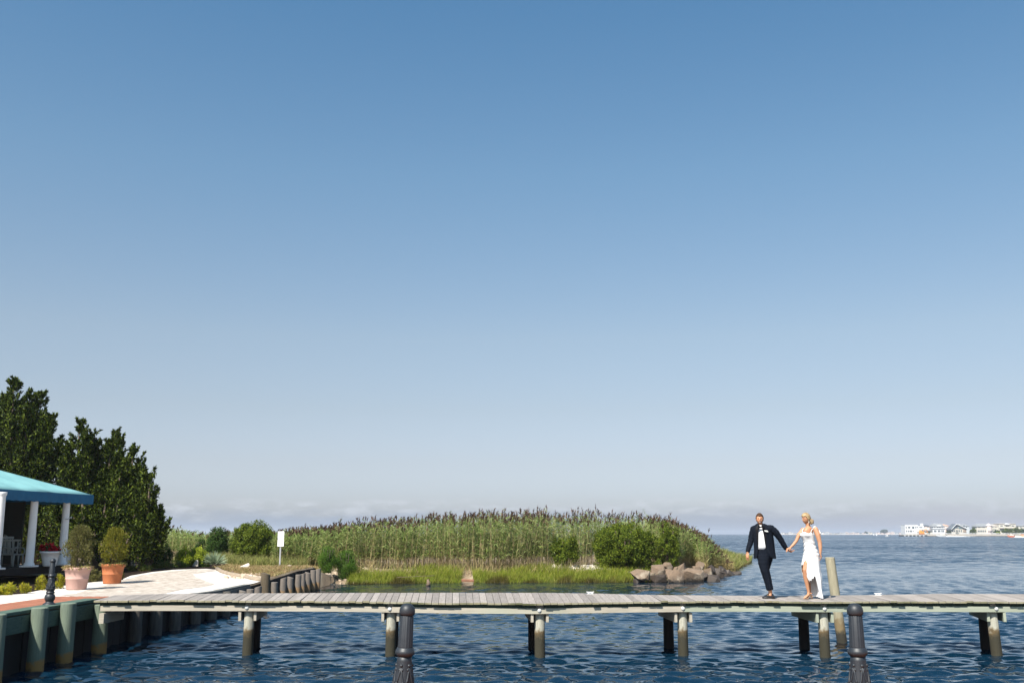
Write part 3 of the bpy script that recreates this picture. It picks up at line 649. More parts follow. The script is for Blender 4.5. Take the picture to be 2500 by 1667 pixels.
bush('green_bush', 'round dark green bush second from the signpost, behind the yucca', 'bush', 500, 566, 1281, 58.5, bayd, deep=.8, seed=8, dens=5)
bush('green_bush', 'small low dark green bush between the hedge and the reeds', 'bush', 472, 506, 1310, 59, bayd, deep=.8, seed=9)
bush('clipped_shrub', 'smaller left yellow green rounded hedge shrub beside the dark cedars', 'shrub', 428, 474, 1331, 47, hedge_l, deep=.9, seed=10, dens=5, leaf=.07, wid=.05, csize=.16)
bush('clipped_shrub', 'larger right yellow green rounded hedge shrub beside the yucca', 'shrub', 452, 513, 1329, 48, hedge_l, deep=.9, seed=11, dens=5, leaf=.07, wid=.05, csize=.16)
def low_plant(name, label, cat, x0, x1, ytop, D, m, base=PZ, **k): return bush(name, label, cat, x0, x1, ytop, D, m, base=base, **k)
bush('dark_hedge', 'dark evergreen hedge at the foot of the shortest cedar', 'hedge', 372, 432, 1322, 50, bayd, deep=.8, seed=44, dens=1.5)
low_plant('juniper', 'low spreading juniper with brown tips in front of the hedge shrubs', 'shrub', 330, 440, 1364, 43.3, jun_l, deep=.35, seed=12, leaf=.10, wid=.03, dens=1.5, csize=.14)
low_plant('juniper', 'low green juniper at the edge of the path below the cedars', 'shrub', 306, 378, 1368, 40.5, jun_l, deep=.4, seed=13, leaf=.10, wid=.03, dens=1.5, csize=.14)
low_plant('juniper', 'low juniper tuft left of the white boulder under the hedge', 'shrub', 425, 462, 1366, 44, jun_l, deep=.5, seed=14, leaf=.10, wid=.03, dens=1.5, csize=.12)
low_plant('juniper', 'low dark juniper at the far edge of the path right of the boulder', 'shrub', 486, 516, 1370, 45, bayd, deep=.5, seed=15, leaf=.09, wid=.03, dens=1.5, csize=.12)
for (x0, x1, yt, D, lb) in ((-22, 44, 1417, 24.6, 'bright yellow low shrub at the left edge of the frame'), (42, 80, 1416, 25.2, 'yellow green grassy shrub, second from the left edge in the bed'),
                            (84, 120, 1398, 26.8, 'yellow low shrub left of the far black bollard'), (130, 163, 1396, 27.4, 'yellow low shrub between the far black bollard and the pink pot')):
    low_plant('golden_shrub', lb, 'shrub', x0, x1, yt, D, yel_l, deep=.7, seed=int(x1), leaf=.13, wid=.03, dens=1.6, csize=.12, lobes=4, up=.7, group='yellow shrubs in the bed before the pavilion')
low_plant('green_shrub', 'low olive green shrub between the pink and the orange pot', 'shrub', 214, 252, 1384, 31.5, olive_l, deep=.8, seed=31, leaf=.08, wid=.03, dens=2, csize=.12)
low_plant('green_shrub', 'trailing low shrub right behind the orange pot', 'shrub', 282, 306, 1385, 32.5, olive_l, deep=.8, seed=32, leaf=.08, wid=.03, dens=2, csize=.12)
# yucca
p = PD(525, 1370, 46.5); t = thing('yucca', 'spiky grey green yucca right of the yellow green hedge shrubs', 'yucca', (p.x, 46.5, gz(p.x, 46.5)))
d = unit(300); d[:, 2] = np.abs(d[:, 2]) * .9 + .12; C = np.zeros((300, 3)); C[:, 2] = .15
V, Fq = leaf_quads(C + d * .1, d, rng.uniform(.38, .62, 300), .038); link('blades', npmesh('blades', V, Fq), yuc_l, t)
MB().tube([(0, 0, -.1), (0, 0, .25)], .07).build('stem', bark, t)

# ------------------------------------------------------------------ cedars
def cedar(label, x_, D, leaders, seed, base_y=None, group='dark cedars behind the pavilion'):
    """leaders: (px x, px y of tip, half width px at the foot, droop)"""
    g = np.random.default_rng(seed); c = D * cp; X0 = (x_ - 1250) / F * c; z0 = PZ - .1
    t = thing('cedar_tree', label, 'cedar tree', (X0, D, z0), 0, group)
    CC = []; DD = []; NN = []; stems = MB()
    more = []
    for (lx, ly, hw, yb) in leaders:        # every leader carries lower side leaders: many thin pointed tips
        more.append((lx, ly + 10, hw * .9, yb))
        for q_ in range(3 if hw > 30 else 1): sx = g.uniform(-.75, .75); more.append((lx + sx * hw, ly + 10 + g.uniform(18, 50) + abs(sx) * (yb - ly) * .30, hw * g.uniform(.35, .55), yb))
    for (lx, ly, hw, yb) in more:
        tip = PD(lx, ly, D); zt = tip.z - z0; xt = tip.x - X0; r0 = hw / F * c; zb = max((PD(lx, yb, D).z - z0), .3)
        x0 = xt * .75; dy = g.uniform(-.5, .5) * r0
        stems.tube([(0, 0, 0), (x0 * .5, dy * .5, zt * .3), (x0, dy, zt * .6), (xt, dy, zt * .97)], [.16, .11, .07, .015], 7)
        nb = int(20 * (zt - zb) * max(r0, .5))
        u = g.random(nb) ** .85; z = zb + (zt - zb) * u
        prof = r0 * (1 - u) ** .86 * (.75 + .3 * np.sin(z * 3.1 + lx) * np.sin(z * 1.3)) + .07
        prof = prof * (1 + .45 * np.sin(z * 5.3 + lx * .7) * np.sin(z * 2.1 + lx))
        a = g.random(nb) * 6.283; rr = prof * np.sqrt(g.uniform(.12, 1.2, nb))
        cx = x0 + (xt - x0) * u + np.cos(a) * rr; cy = dy + np.sin(a) * rr
        gap = np.sin(a * 2 + z * 2.3 + lx) + .9 * np.sin(z * 4.1 - a + ly) > -1.15; cx = cx[gap]; cy = cy[gap]; z = z[gap]; a = a[gap]; nb = len(z)
        # every branch tip is a plume rising outwards
        L = g.uniform(.5, 1.05, nb) * np.clip((zt - z) / 1.8, .30, 1)
        dirn = np.stack([np.cos(a) * .55, np.sin(a) * .55, np.ones(nb) * g.uniform(.5, 1.1, nb)], 1); dirn /= np.linalg.norm(dirn, axis=1, keepdims=True)
        per = 50; s = g.random((nb, per, 1)); wd = (.15 * (1 - s) + .025) * np.clip((zt - z) / 1.8, .30, 1)[:, None, None] 
        pts = np.stack([cx, cy, z], 1)[:, None, :] + dirn[:, None, :] * (s - .35) * L[:, None, None] + g.normal(size=(nb, per, 3)) * wd * .62
        off_ = (pts - (np.stack([cx, cy, z], 1)[:, None, :] + dirn[:, None, :] * (s - .35) * L[:, None, None])); off_ /= np.linalg.norm(off_, axis=2, keepdims=True) + 1e-6
        NN.append((off_ + np.stack([np.cos(a), np.sin(a), np.full(nb, .3)], 1)[:, None, :] * .5).reshape(-1, 3))
        CC.append(pts.reshape(-1, 3)); DD.append((np.repeat(dirn, per, 0) + unit(nb * per, g) * .75))
        # pointed side spires that break up the outline
        for q_ in range(int(2 + (zt - zb) * .7)):
            u0 = g.uniform(.15, .93); a0 = g.random() * 6.283; zz = zb + (zt - zb) * u0; pr = r0 * (1 - u0) ** .72 * .85 + .05; Ls = g.uniform(.6, 1.2) * (1.15 - .5 * u0)
            b_ = np.array([x0 + (xt - x0) * u0 + math.cos(a0) * pr, dy + math.sin(a0) * pr, zz]); d_ = np.array([math.cos(a0) * .35 + .05, math.sin(a0) * .35, 1.0]); s = g.random((110, 1)) ** .8
            o_ = g.normal(size=(110, 3)) * .105 * (1.08 - s); NN.append(o_ * 8); CC.append(b_ + d_ * (s - .2) * Ls + o_); DD.append(d_ + unit(110, g) * .6)
        # whip at the very top
        s = g.random((60, 1)); NN.append(unit(60, g)); CC.append(np.array([[xt, dy, zt - .5]]) + s * np.array([[.0, 0, .5]]) + g.normal(size=(60, 3)) * .05 * (1.1 - s)); DD.append(np.array([[.1, 0, 1.]]) + unit(60, g) * .4)
    C = np.vstack(CC); Dr = np.vstack(DD); Nr = np.vstack(NN); k = C[:, 2] > .15; C = C[k]; Dr = Dr[k]; Nr = Nr[k]
    V, Fq = leaf_quads(C, Dr, .15 * g.uniform(.6, 1.3, len(C)), .06 * g.uniform(.7, 1.3, len(C)), rg=g, Nn=Nr)
    link('crown', npmesh('crown', V, Fq), cedar_l, t); stems.build('trunk', bark, t)
    return t
cedar('tallest dark cedar with a ragged peak at the left edge above the teal awning', 40, 47, [(47, 920, 95, 1320), (83, 948, 80, 1320), (101, 950, 60, 1250), (20, 955, 90, 1320), (-20, 985, 90, 1320), (120, 1008, 45, 1300), (134, 1002, 24, 1150), (-60, 1000, 90, 1320)], 1)
cedar('dark cedar with a thin pointed tip, second from the left', 185, 45, [(191, 1015, 55, 1330), (207, 1055, 45, 1330), (168, 1075, 40, 1330)], 2)
cedar('dark cedar with a bent bushy top, middle of the cedar row', 255, 46, [(233, 1040, 45, 1340), (277, 1041, 40, 1340), (290, 1050, 22, 1200), (258, 1062, 45, 1340)], 3)
cedar('dark cedar with a leaning upright tip, second from the right end of the row', 315, 45, [(326, 1076, 36, 1350), (309, 1098, 40, 1350), (338, 1114, 28, 1300), (295, 1120, 40, 1350)], 4)
cedar('shortest dark cedar at the right end of the row, sloping down to the reeds', 360, 44, [(357, 1146, 34, 1360), (371, 1148, 28, 1360), (375, 1190, 20, 1360), (388, 1250, 16, 1365), (340, 1175, 34, 1360), (382, 1222, 14, 1340)], 5)
cedar('low dark cedar behind the two clay pots at the foot of the row', 250, 42, [(240, 1150, 60, 1375), (290, 1190, 50, 1375), (200, 1170, 50, 1375), (335, 1230, 40, 1378)], 6)

cedar('dark low cedar mass directly behind the pavilion columns', 90, 46.5, [(60, 1180, 70, 1380), (110, 1185, 60, 1380), (20, 1190, 70, 1380), (160, 1190, 60, 1380), (-40, 1190, 70, 1380), (200, 1210, 50, 1380)], 7)

# ------------------------------------------------------------------ reeds, marsh grass, dry grass
prof = [(380, 1292), (420, 1285), (470, 1300), (560, 1298), (680, 1297), (750, 1292), (800, 1289), (850, 1280), (950, 1270), (1050, 1265), (1200, 1256), (1350, 1256), (1550, 1259), (1620, 1271), (1680, 1288), (1705, 1303), (1735, 1330), (1752, 1350), (1768, 1372), (1800, 1385)]
def ribbon(C, D1, D2, L, Wd, rg):
    """bent blade of two quads: rises along D1, falls over along D2"""
    n = len(C); nrm = lambda v: v / (np.linalg.norm(v, axis=1, keepdims=True) + 1e-9)
    D1 = nrm(D1); D2 = nrm(D2); s = nrm(np.cross(D1, D2 + rg.normal(size=(n, 3)) * .5)); L = L[:, None]; Wd = Wd[:, None]
    m = C + D1 * L * .5; e = m + D2 * L * .5
    V = np.stack([C - s * Wd * .3, C + s * Wd * .3, m + s * Wd * .5, m - s * Wd * .5, e + s * Wd * .08, e - s * Wd * .08], 1).reshape(-1, 3)
    b = np.arange(n)[:, None] * 6; F1 = b + np.array([[0, 1, 2, 3]]); F2 = b + np.array([[3, 2, 4, 5]])
    return V, np.stack([F1, F2], 1).reshape(-1, 4)
def reeds(n, region, seed, plumes=.30):
    g = np.random.default_rng(seed); X, Y = region(n, g); kk = vnoise(X, Y, 2.1, seed + 1) + g.normal(0, .22, len(X)) > -.38; X = X[kk]; Y = Y[kk]; n = len(X); Zg = ground_z(X, Y)
    xp = 1250 + F * X / (Y * cp - .2); yt = np.interp(xp, [a for a, b in prof], [b for a, b in prof])
    top = H + (1303 - yt) / 2520 * np.minimum(Y, 62); Z0 = Zg - .05
    h = np.clip((top - Zg) * g.normal(.905, .065, n), .5, 4.2)
    pn = vnoise(X, Y, 1.5, seed + 3); h = h * (1 + .10 * pn); lean = g.normal(0, .08, (n, 2)) + np.array([.05, 0]) + .14 * np.stack([vnoise(X, Y, 1.1, seed + 5), vnoise(X, Y, 1.1, seed + 6)], 1); Vs = []; Fs = []; Ms = []; o = 0
    def put(V, Fq, mi):
        nonlocal o
        Vs.append(V); Fs.append(Fq + o); Ms.append(np.full(len(Fq), mi)); o += len(V)
    B = np.stack([X, Y, Z0], 1); ax = np.concatenate([lean, np.ones((n, 1))], 1)
    V, Fq = ribbon(B, ax, ax + g.normal(0, .03, (n, 3)), h, np.full(n, .018), g); put(V, Fq, 1)
    per = 12; k = np.repeat(np.arange(n), per); s = g.uniform(.22, 1.0, len(k)); a = g.random(len(k)) * 6.283
    C = B[k] + ax[k] * (h[k] * s)[:, None]; rise = g.uniform(.3, 1.3, len(k)); 
    D1 = np.stack([np.cos(a), np.sin(a), rise], 1); D2 = np.stack([np.cos(a), np.sin(a), rise - g.uniform(.5, 1.5, len(k))], 1)
    V, Fq = ribbon(C, D1, D2, g.uniform(.28, .55, len(k)) * (1.1 - .35 * s), g.uniform(.022, .036, len(k)), g); put(V, Fq, 0)
    q = np.nonzero(g.random(n) < plumes)[0]; per = 9; k = np.repeat(q, per); s = g.random(len(k))
    C = B[k] + ax[k] * (h[k] * (.985 + .075 * s))[:, None]; hd = g.normal(0, .3, (n, 2))[k]
    D1 = np.stack([hd[:, 0] + g.normal(0, .3, len(k)), hd[:, 1] + g.normal(0, .3, len(k)), np.full(len(k), 1.1)], 1); D2 = D1.copy(); D2[:, 2] -= .5; D2[:, 0] += .35
    V, Fq = ribbon(C, D1, D2, g.uniform(.12, .26, len(k)), g.uniform(.025, .045, len(k)), g); put(V, Fq, 2)
    return npmesh('reed_bed', np.vstack(Vs), np.vstack(Fs), np.concatenate(Ms))
BUSHES = [(4.0, 8.6, 57.0), (8.6, 10.6, 57.6), (2.1, 3.9, 56.1), (-10.3, -8.2, 53.6), (-9.3, -7.6, 53.4)]
def reg_main(n, g):
    X = np.where(g.random(n * 3) < .3, g.uniform(8.5, 16.5, n * 3), g.uniform(-13, 17.5, n * 3)); Y = 54.9 + g.random(n * 3) ** 1.6 * 9 + .5 * np.sin(X * .9) + (X > 9) * ((X - 9) * .8 + g.random(n * 3) * 7); d = signed_dist(X, Y, SHORE)
    front = 2.3 + .35 * np.sin(X * 1.3) - 1.6 * (X > 11.5)
    k = (d > front)
    for (bx0, bx1, by) in BUSHES: k &= ~((X > bx0) & (X < bx1) & (Y < by))
    X = X[k][:n]; Y = Y[k][:n]; return X, Y
def reg_left(n, g):
    X = g.uniform(-27, -12, n); Y = 66 + g.random(n) * 9; return X, Y
def reg_mid(n, g):   # behind the dry bank, around the bushes and the signpost
    X = g.uniform(-17.5, -10.0, n); Y = 58.5 + g.random(n) * 6; k = ~((X > -17.0) & (X < -13.2) & (Y < 62.5)); return X[k], Y[k]
o = link('reed_bed', reeds(7800, reg_main, 11), [reed_l, reed_s, plume_m]); tag(o, 'tall dense bed of green reeds with dark plumes across the spit', 'reeds', kind='stuff')
o = link('reed_bed', reeds(2300, reg_mid, 14, .12), [reed_l, reed_s, plume_m]); tag(o, 'lower reeds behind the white signpost and dry grass', 'reeds', kind='stuff')
o = link('reed_bed', reeds(2600, reg_left, 12, .10), [reed_l, reed_s, plume_m]); tag(o, 'pale far reeds between the cedars and the green bushes', 'reeds', kind='stuff')
def grass(name, label, region, n, hgt, wd, m, seed, cat='grass', spread=.25):
    g = np.random.default_rng(seed); X, Y = region(n, g); n = len(X); Z = ground_z(X, Y) - .04
    a = g.random(n) * 6.283; sp2 = g.random(n) * spread; patch = .8 + .35 * vnoise(X, Y, 1.6, seed)
    D1 = np.stack([np.cos(a) * sp2, np.sin(a) * sp2, np.ones(n)], 1); D2 = D1 + np.stack([np.cos(a) * spread * 1.3 + .1, np.sin(a) * spread * 1.3, -.3 * np.ones(n)], 1)
    V, Fq = ribbon(np.stack([X, Y, np.maximum(Z, -.15)], 1), D1, D2, hgt * g.uniform(.6, 1.15, n) * patch, np.full(n, wd) * g.uniform(.7, 1.3, n), g)
    return tag(link(name, npmesh(name, V, Fq), m), label, cat, kind='stuff')
def clumpy(X, Y, g, k=.35, s=2.2): return vnoise(X, Y, s, 9) + g.normal(0, .25, len(X)) > -k
def reg_marsh(n, g):
    X = g.uniform(-8.3, 8.2, n * 2); Y = g.uniform(48, 59, n * 2); d = signed_dist(X, Y, SHORE)
    lim = 2.6 + .35 * np.sin(X * 1.1); k = (d > .15 + .35 * vnoise(X, Y, 2.5, 3)) & (d < lim) & clumpy(X, Y, g, .75)
    px_ = 1250 + F * X / (Y * cp); k &= ~((abs(px_ - 1142) < 14) & (d < 2.5)) ; k &= (X < 5.2) | (d < 3.2 - (X - 5.2) * .7)
    return X[k][:n], Y[k][:n]
def reg_tip(n, g):
    X = g.uniform(12, 23.5, n * 3); Y = g.uniform(68, 96, n * 3); d = signed_dist(X, Y, SHORE)
    k = (d > .1) & (d < 4.2) & (Y < 96) & (vnoise(X, Y, .9, 4) + g.normal(0, .3, len(X)) > -.35); return X[k][:n], Y[k][:n]
def reg_dry(n, g):
    X = g.uniform(-17, -7.6, n * 3); Y = g.uniform(33.5, 58.5, n * 3); xp = 1250 + F * X / (Y * cp - .3)
    yy = 1303 + (H - ground_z(X, Y)) * 2520 / (Y - .3)
    lim = np.interp(xp, [515, 545, 560, 600, 640, 700, 780, 830], [1384, 1391, 1397, 1403, 1409, 1404, 1399, 1392])
    d = signed_dist(X, Y, SHORE)
    k = (yy < lim - .0) & (xp > 520) & (xp < 800) & ((X < -9.1) | (d > 1.6)); return X[k][:n], Y[k][:n]
grass('marsh_grass', 'bright yellow green marsh grass along the waterline before the reeds', reg_marsh, 40000, .66, .016, marsh_l, 21)
grass('marsh_grass', 'yellow green marsh grass on the low tip beyond the rocks, left of the groom', reg_tip, 13000, 1.05, .03, leafmat('tip_grass_blade', [(.11, .14, .02), (.19, .22, .04), (.28, .27, .09), (.38, .33, .17)], trans=.3, low=(.10, .07, .03), zr=(.0, .3)), 22, spread=.35)
grass('dry_grass', 'tan and green dry grass on the bank around the signpost', reg_dry, 34000, .26, .016, dry_l, 23, spread=.9)
def reg_foot(n, g):
    X = g.uniform(-9.5, 4, n); Y = g.uniform(53, 58.2, n); d = signed_dist(X, Y, SHORE); k = (d > 1.9) & (d < 3.2); return X[k], Y[k]
grass('dry_grass', 'tan dead stalks at the foot of the reeds', reg_foot, 4500, .85, .02, leafmat('straw_blade', [(.36, .27, .13), (.44, .33, .18), (.22, .22, .08), (.16, .18, .05)], trans=.25), 24, spread=.35)
def reg_behind(n, g):
    X = g.uniform(-17.5, -11, n); Y = g.uniform(52, 58.5, n); return X, Y
grass('tall_grass', 'green and tan tall grass at the foot of the bushes behind the dry bank', reg_behind, 9000, .7, .02, leafmat('mixed_grass_blade', [(.13, .17, .04), (.20, .22, .06), (.30, .26, .11), (.24, .25, .05)], trans=.3), 25, spread=.4)

# ------------------------------------------------------------------ rocks
rock_band = pile_material('tidal_granite', (.22, .15, .098), (.13, .095, .065), (.03, .025, .02), .10, .02, c2=(.125, .092, .066), rough=.9, scale=2.0, detail=9, bump=1, bscale=6, dist=.06, c3=(.35, .285, .215), s3=1.6)
def rock(name, label, x0, x1, yt, yb, m, seed, zb=None, D=None, flat=1.0, group=None, cat='rock'):
    g = np.random.default_rng(seed); xc = (x0 + x1) / 2
    if D is None:
        q = PL(xc, yb) if zb == PZ else P(xc, yb, zb); D = q.y
    a = PD(xc, yt, D); b = PD(xc, yb, D); w = (x1 - x0) / F * (D * cp); h = a.z - b.z
    bm = bmesh.new(); pts = unit(13, g); pts = np.sign(pts) * np.abs(pts) ** .65
    for p_ in pts: bm.verts.new((p_[0] * .5, p_[1] * .42 * flat, p_[2] * .5))
    r = bmesh.ops.convex_hull(bm, input=bm.verts[:]); bmesh.ops.delete(bm, geom=[e for e in r['geom_interior'] if isinstance(e, bmesh.types.BMVert)], context='VERTS')
    bmesh.ops.bevel(bm, geom=bm.edges[:], offset=.022, segments=2, affect='EDGES', profile=.5)
    me = bpy.data.meshes.new(name); bm.to_mesh(me); bm.free()
    co = np.array([v.co[:] for v in me.vertices]); mn = co.min(0); mxx = co.max(0)
    co = (co - (mn + mxx) / 2) / (mxx - mn); hz = h + .25
    co = co * np.array([w, max(w * .7, h) * flat, hz]); co[:, 2] += hz / 2 - .25
    me.vertices.foreach_set('co', co.astype(np.float32).ravel()); me.update()
    o = link(name, me, m); o.location = (a.x, D, b.z); tag(o, label, cat, group); return o
G = 'rocks at the tip of the spit'
rk = [  # x0 x1 ytop ybot base level, wet?
 (1538, 1586, 1388, 1405, .35, 0, 'flat topped tan slab at the left end of the rocks'),
 (1587, 1622, 1377, 1402, .38, 0, 'tall tan pointed rock right of the flat slab'),
 (1614, 1642, 1372, 1388, .60, 0, 'tan rock high at the back with a pale top'),
 (1618, 1642, 1386, 1400, .42, 0, 'small tan rock between the pointed rock and the big front rocks'),
 (1652, 1677, 1374, 1396, .45, 0, 'grey tan rock with a dark split at the back middle'),
 (1640, 1658, 1382, 1394, .45, 0, 'small brown rock left of the split grey rock'),
 (1627, 1672, 1391, 1417, .10, 0, 'broad tan front rock at the water, left of the biggest rock'),
 (1664, 1717, 1386, 1415, .12, 0, 'biggest tan rock with a smooth pale face at the water'),
 (1580, 1630, 1401, 1417, .08, 1, 'long dark low rock at the water under the pointed rock'),
 (1545, 1575, 1410, 1421, .02, 1, 'small dark wet rock at the left by the marsh grass'),
 (1573, 1600, 1395, 1406, .30, 0, 'small brown rock under the flat slab'),
 (1697, 1720, 1369, 1384, .60, 0, 'grey brown rock at the back right under the reeds'),
 (1690, 1712, 1381, 1394, .48, 0, 'brown rock behind the biggest rock'),
 (1717, 1744, 1385, 1400, .32, 0, 'pale tan rock right of the biggest rock'),
 (1712, 1730, 1398, 1415, .06, 1, 'dark wet rock against the right side of the biggest rock'),
 (1726, 1757, 1402, 1418, .02, 1, 'dark wet rock at the right front corner of the rocks'),
 (1740, 1768, 1386, 1403, .15, 1, 'dark brown rock in the tail toward the marsh grass'),
 (1764, 1792, 1390, 1403, .05, 1, 'dark low rock in the tail, second from its end'),
 (1788, 1811, 1394, 1402, .0, 1, 'last small dark rock at the end of the tail'),
 (1600, 1640, 1410, 1420, .0, 1, 'thin dark rock awash at the front'),
 (1728, 1746, 1378, 1388, .55, 1, 'small dark rock below the reeds at the right'),
 (1660, 1700, 1408, 1418, .02, 1, 'dark wet rock awash under the biggest rock'),
 (1752, 1775, 1381, 1390, .45, 1, 'small dark rock at the foot of the last reeds')]
for i, (x0, x1, yt, yb, zb, wet, lb) in enumerate(rk): rock('rock', lb, x0, x1, yt, yb, rock_d if wet else (rock_band if zb < .2 else rock_m), 200 + i, zb=zb, group=G)
rock_t_ = mat('cream_tan_boulder', (.54, .44, .34), (.38, .29, .21), .9, 3, bump=.6, dist=.03)
for i, (x0, x1, yt, yb, zb, lb) in enumerate(((586, 610, 1374, 1387, PZ, 'rounded white boulder in the dry grass above the timber edging'), (470, 486, 1366, 1382, PZ, 'squarish white boulder in front of the yellow green hedge'),
      (700, 714, 1378, 1389, .9, 'pale tan boulder in the dry grass right of the signpost'), (512, 526, 1364, 1375, PZ, 'brown rounded boulder right of the hedge shrub'), (530, 556, 1364, 1377, PZ, 'long brown boulder behind the dry grass'),
      (588, 604, 1400, 1410, PZ, 'small pale stone by the timber edging, left of the others'), (602, 622, 1402, 1411, PZ, 'white stone at the foot of the dry bank near the stub piles'), (616, 638, 1404, 1414, PZ, 'pale stone against the first stub piles'),
 (560, 574, 1392, 1400, PZ, 'brown pebble stone on the edging curve'),
      (320, 330, 1368, 1381, PZ, 'pale round stone at the path edge right of the orange pot'))):
    rock('boulder', lb, x0, x1, yt, yb, (rock_w if 'white' in lb else rock_t_) if 'brown' not in lb else rock_m, 300 + i, zb=zb, cat='boulder', group='loose boulders on the bank')
rock_t = mat('sun_bleached_tan_stone', (.50, .40, .30), (.34, .25, .17), .9, 4, bump=.5, dist=.02)
def rubble(name, label, n, f, smin, smax, m, seed):
    g = random.Random(seed); q = MB()
    for i in range(n):
        x, y = f(g); s = g.uniform(smin, smax); z = gz(x, y)
        q.box((x, y, z + s * .15), (s * g.uniform(.8, 1.6), s, s * g.uniform(.3, .7)), rot=(g.uniform(-.4, .4), g.uniform(-.4, .4), g.random() * 3), taper=.7)
    return tag(q.build(name, m, bevel=.02), label, 'stones', kind='stuff')
rubble('rubble', 'scattered pale stones along the shore left of the big round bush', 200, lambda g: (lambda x: (x, 55.4 + g.random() * 1.6))(g.uniform(2.0, 8.3)), .1, .34, rock_w, 5)
rubble('rubble', 'brown and pale stones on the muddy beach by the last stub piles', 150, lambda g: (lambda x: (x, 50.0 + g.random() * 4.5))(g.uniform(-9.2, -6.9)), .06, .2, rock_t, 6)
rubble('rubble', 'small tan stones between the timber edging and the stub piles', 110, lambda g: (lambda k: (PL(k, g.uniform(1402, 1412)).x, PL(k, 1406 + g.uniform(-4, 6)).y))(g.uniform(575, 640)), .05, .15, rock_t, 7)
rubble('rubble', 'small brown stones filling the gaps between the shore rocks', 260, lambda g: (lambda k: (P(k, g.uniform(1388, 1414), .3).x, P(k, 1400 + g.uniform(-12, 12), .3).y))(g.uniform(1570, 1770)), .15, .45, rock_m, 8)
q = MB(); a = P(1020, 1420, .2); q.tube([(a.x - 1.0, a.y - .1, .42), (a.x + .8, a.y, .5)], .012, 5); q.tube([(a.x + .5, a.y, .0), (a.x + .52, a.y, .17), (a.x + .47, a.y, .32)], [.13, .09, .05], 7)
tag(q.build('driftwood', rock_m), 'brown driftwood stump in the marsh grass below the middle of the reeds', 'driftwood')
q = MB(); a = P(1141, 1421, .1); q.box((a.x, a.y + .3, .18), (.62, .3, .1), rot=(.1, .05, .05))
tag(q.build('plank', mat('rusty_plank', (.30, .13, .07), (.2, .1, .06), .9, 4, bump=.4), bevel=.01), 'reddish washed up plank in the gap of the marsh grass', 'driftwood')

# ------------------------------------------------------------------ signpost
p = P(683, 1377, .98); D = p.y; t = thing('signpost', 'grey metal post with two small white notices on the dry bank', 'sign', (p.x, D, .9))
q = MB(); top = PD(684.5, 1297, D).z - .9; q.box((0, 0, top / 2), (.07, .05, top)); q.build('post', metal_post, t)
for y0, y1, lb, mk in ((1296.5, 1314, 'upper white notice with a small dark dot', 1), (1315.5, 1333.5, 'lower white notice with faint grey print', 2)):
    z0 = PD(684, y1, D).z - .9; z1 = PD(684, y0, D).z - .9; q = MB(); q.box((.01, -.045, (z0 + z1) / 2), (.315, .012, z1 - z0)); s = q.build('sign_plate', sign_white, t, bevel=.012); s['label'] = lb
    q = MB()
    if mk == 1: q.box((.03, -.056, (z0 + z1) / 2 + .0), (.03, .004, .03))
    else:
        for k, w in enumerate((.16, .20, .12)): q.box((.01 + (.02 if k == 2 else 0), -.056, z1 - .10 - k * .06), (w, .004, .012))
    q.build('print', ink if mk == 1 else mat('faint_print', (.55, .55, .55)), s)

# ------------------------------------------------------------------ pots, bollard lights
def pot(label, x_, yb, w, h, m, pl, top, hw, seed, band):
    q = PL(x_, yb); PG = q.z; t = thing('potted_shrub', label, 'potted shrub', (q.x, q.y, PG + .014)); c = q.y * cp; r = w / 2 / F * c; hh = h / 2480 * c
    MB().lathe([(.01, 0), (r * .70, 0), (r * .72, .02), (r * .80, hh * .45), (r * .83, hh * .47), (r * .83, hh * .50), (r * .81, hh * .52), (r * .90, hh * .84), (r * .98, hh * .87), (r, hh * .98), (r * .98, hh), (r * .90, hh), (r * .88, hh * .92), (.01, hh * .92)], n=40).build('pot', m, t)
    MB().lathe([(.01, 0), (r * .86, 0), (r * .86, .012), (.01, .02)], c=(0, 0, hh * .92), n=24).build('soil', mulch, t)
    zt = PD(x_, top, q.y).z - PG; R_ = hw / F * c
    gg = np.random.default_rng(seed); Hh = zt - hh; n = 300; u = gg.random(n) ** .8; a_ = gg.random(n) * 6.283
    prf = np.sin(math.pi * np.clip(u * .80 + .15, 0, 1)) ** .65 * (.85 + .22 * np.sin(a_ * 3 + u * 9)); rr = prf * R_ * np.sqrt(gg.uniform(.08, 1, n))
    cc = np.stack([np.cos(a_) * rr, np.sin(a_) * rr, u * Hh * .97], 1); per = 22
    pts = cc[:, None, :] + gg.normal(size=(n, per, 3)) * .04; dd = np.stack([np.cos(a_) * .5, np.sin(a_) * .5, np.full(n, .9)], 1)
    V, Fq = leaf_quads(pts.reshape(-1, 3), np.repeat(dd, per, 0) + unit(n * per, gg) * .7, .055 * gg.uniform(.6, 1.3, n * per), .024, rg=gg)
    fo = link('foliage', npmesh('foliage', V, Fq), pl, t); fo.location = (0, 0, hh)
    s = stems_mesh((zt - hh) * .8, R_ * .6, 14, .010, seed).build('stems', bark, t); s.location = (0, 0, hh * .9)
    g = np.random.default_rng(seed); n = 420; a = g.random(n) * 6.28; rr = r * g.uniform(.55, 1.06, n); C = np.stack([np.cos(a) * rr, np.sin(a) * rr, hh - .0 - .07 * (rr > r * .9) * g.random(n) + .04 * g.random(n)], 1)
    D_ = np.stack([np.cos(a), np.sin(a), g.normal(0, .6, n)], 1); V, Fq = leaf_quads(C, D_, .08, .04, rg=g); link('trailing_leaves', npmesh('trailing_leaves', V, Fq), dry_l if seed == 41 else olive_l, t)
    return t
pot('faded pink clay pot with a sparse olive shrub, left of the orange pot', 186, 1439, 64, 53, terra_pink, olive_l, 1284, 37, 41, 0)
pot('orange clay pot with a dense golden green shrub, right of the pink pot', 273, 1424.5, 57, 47, terra, golden_l, 1290, 36, 42, 0)
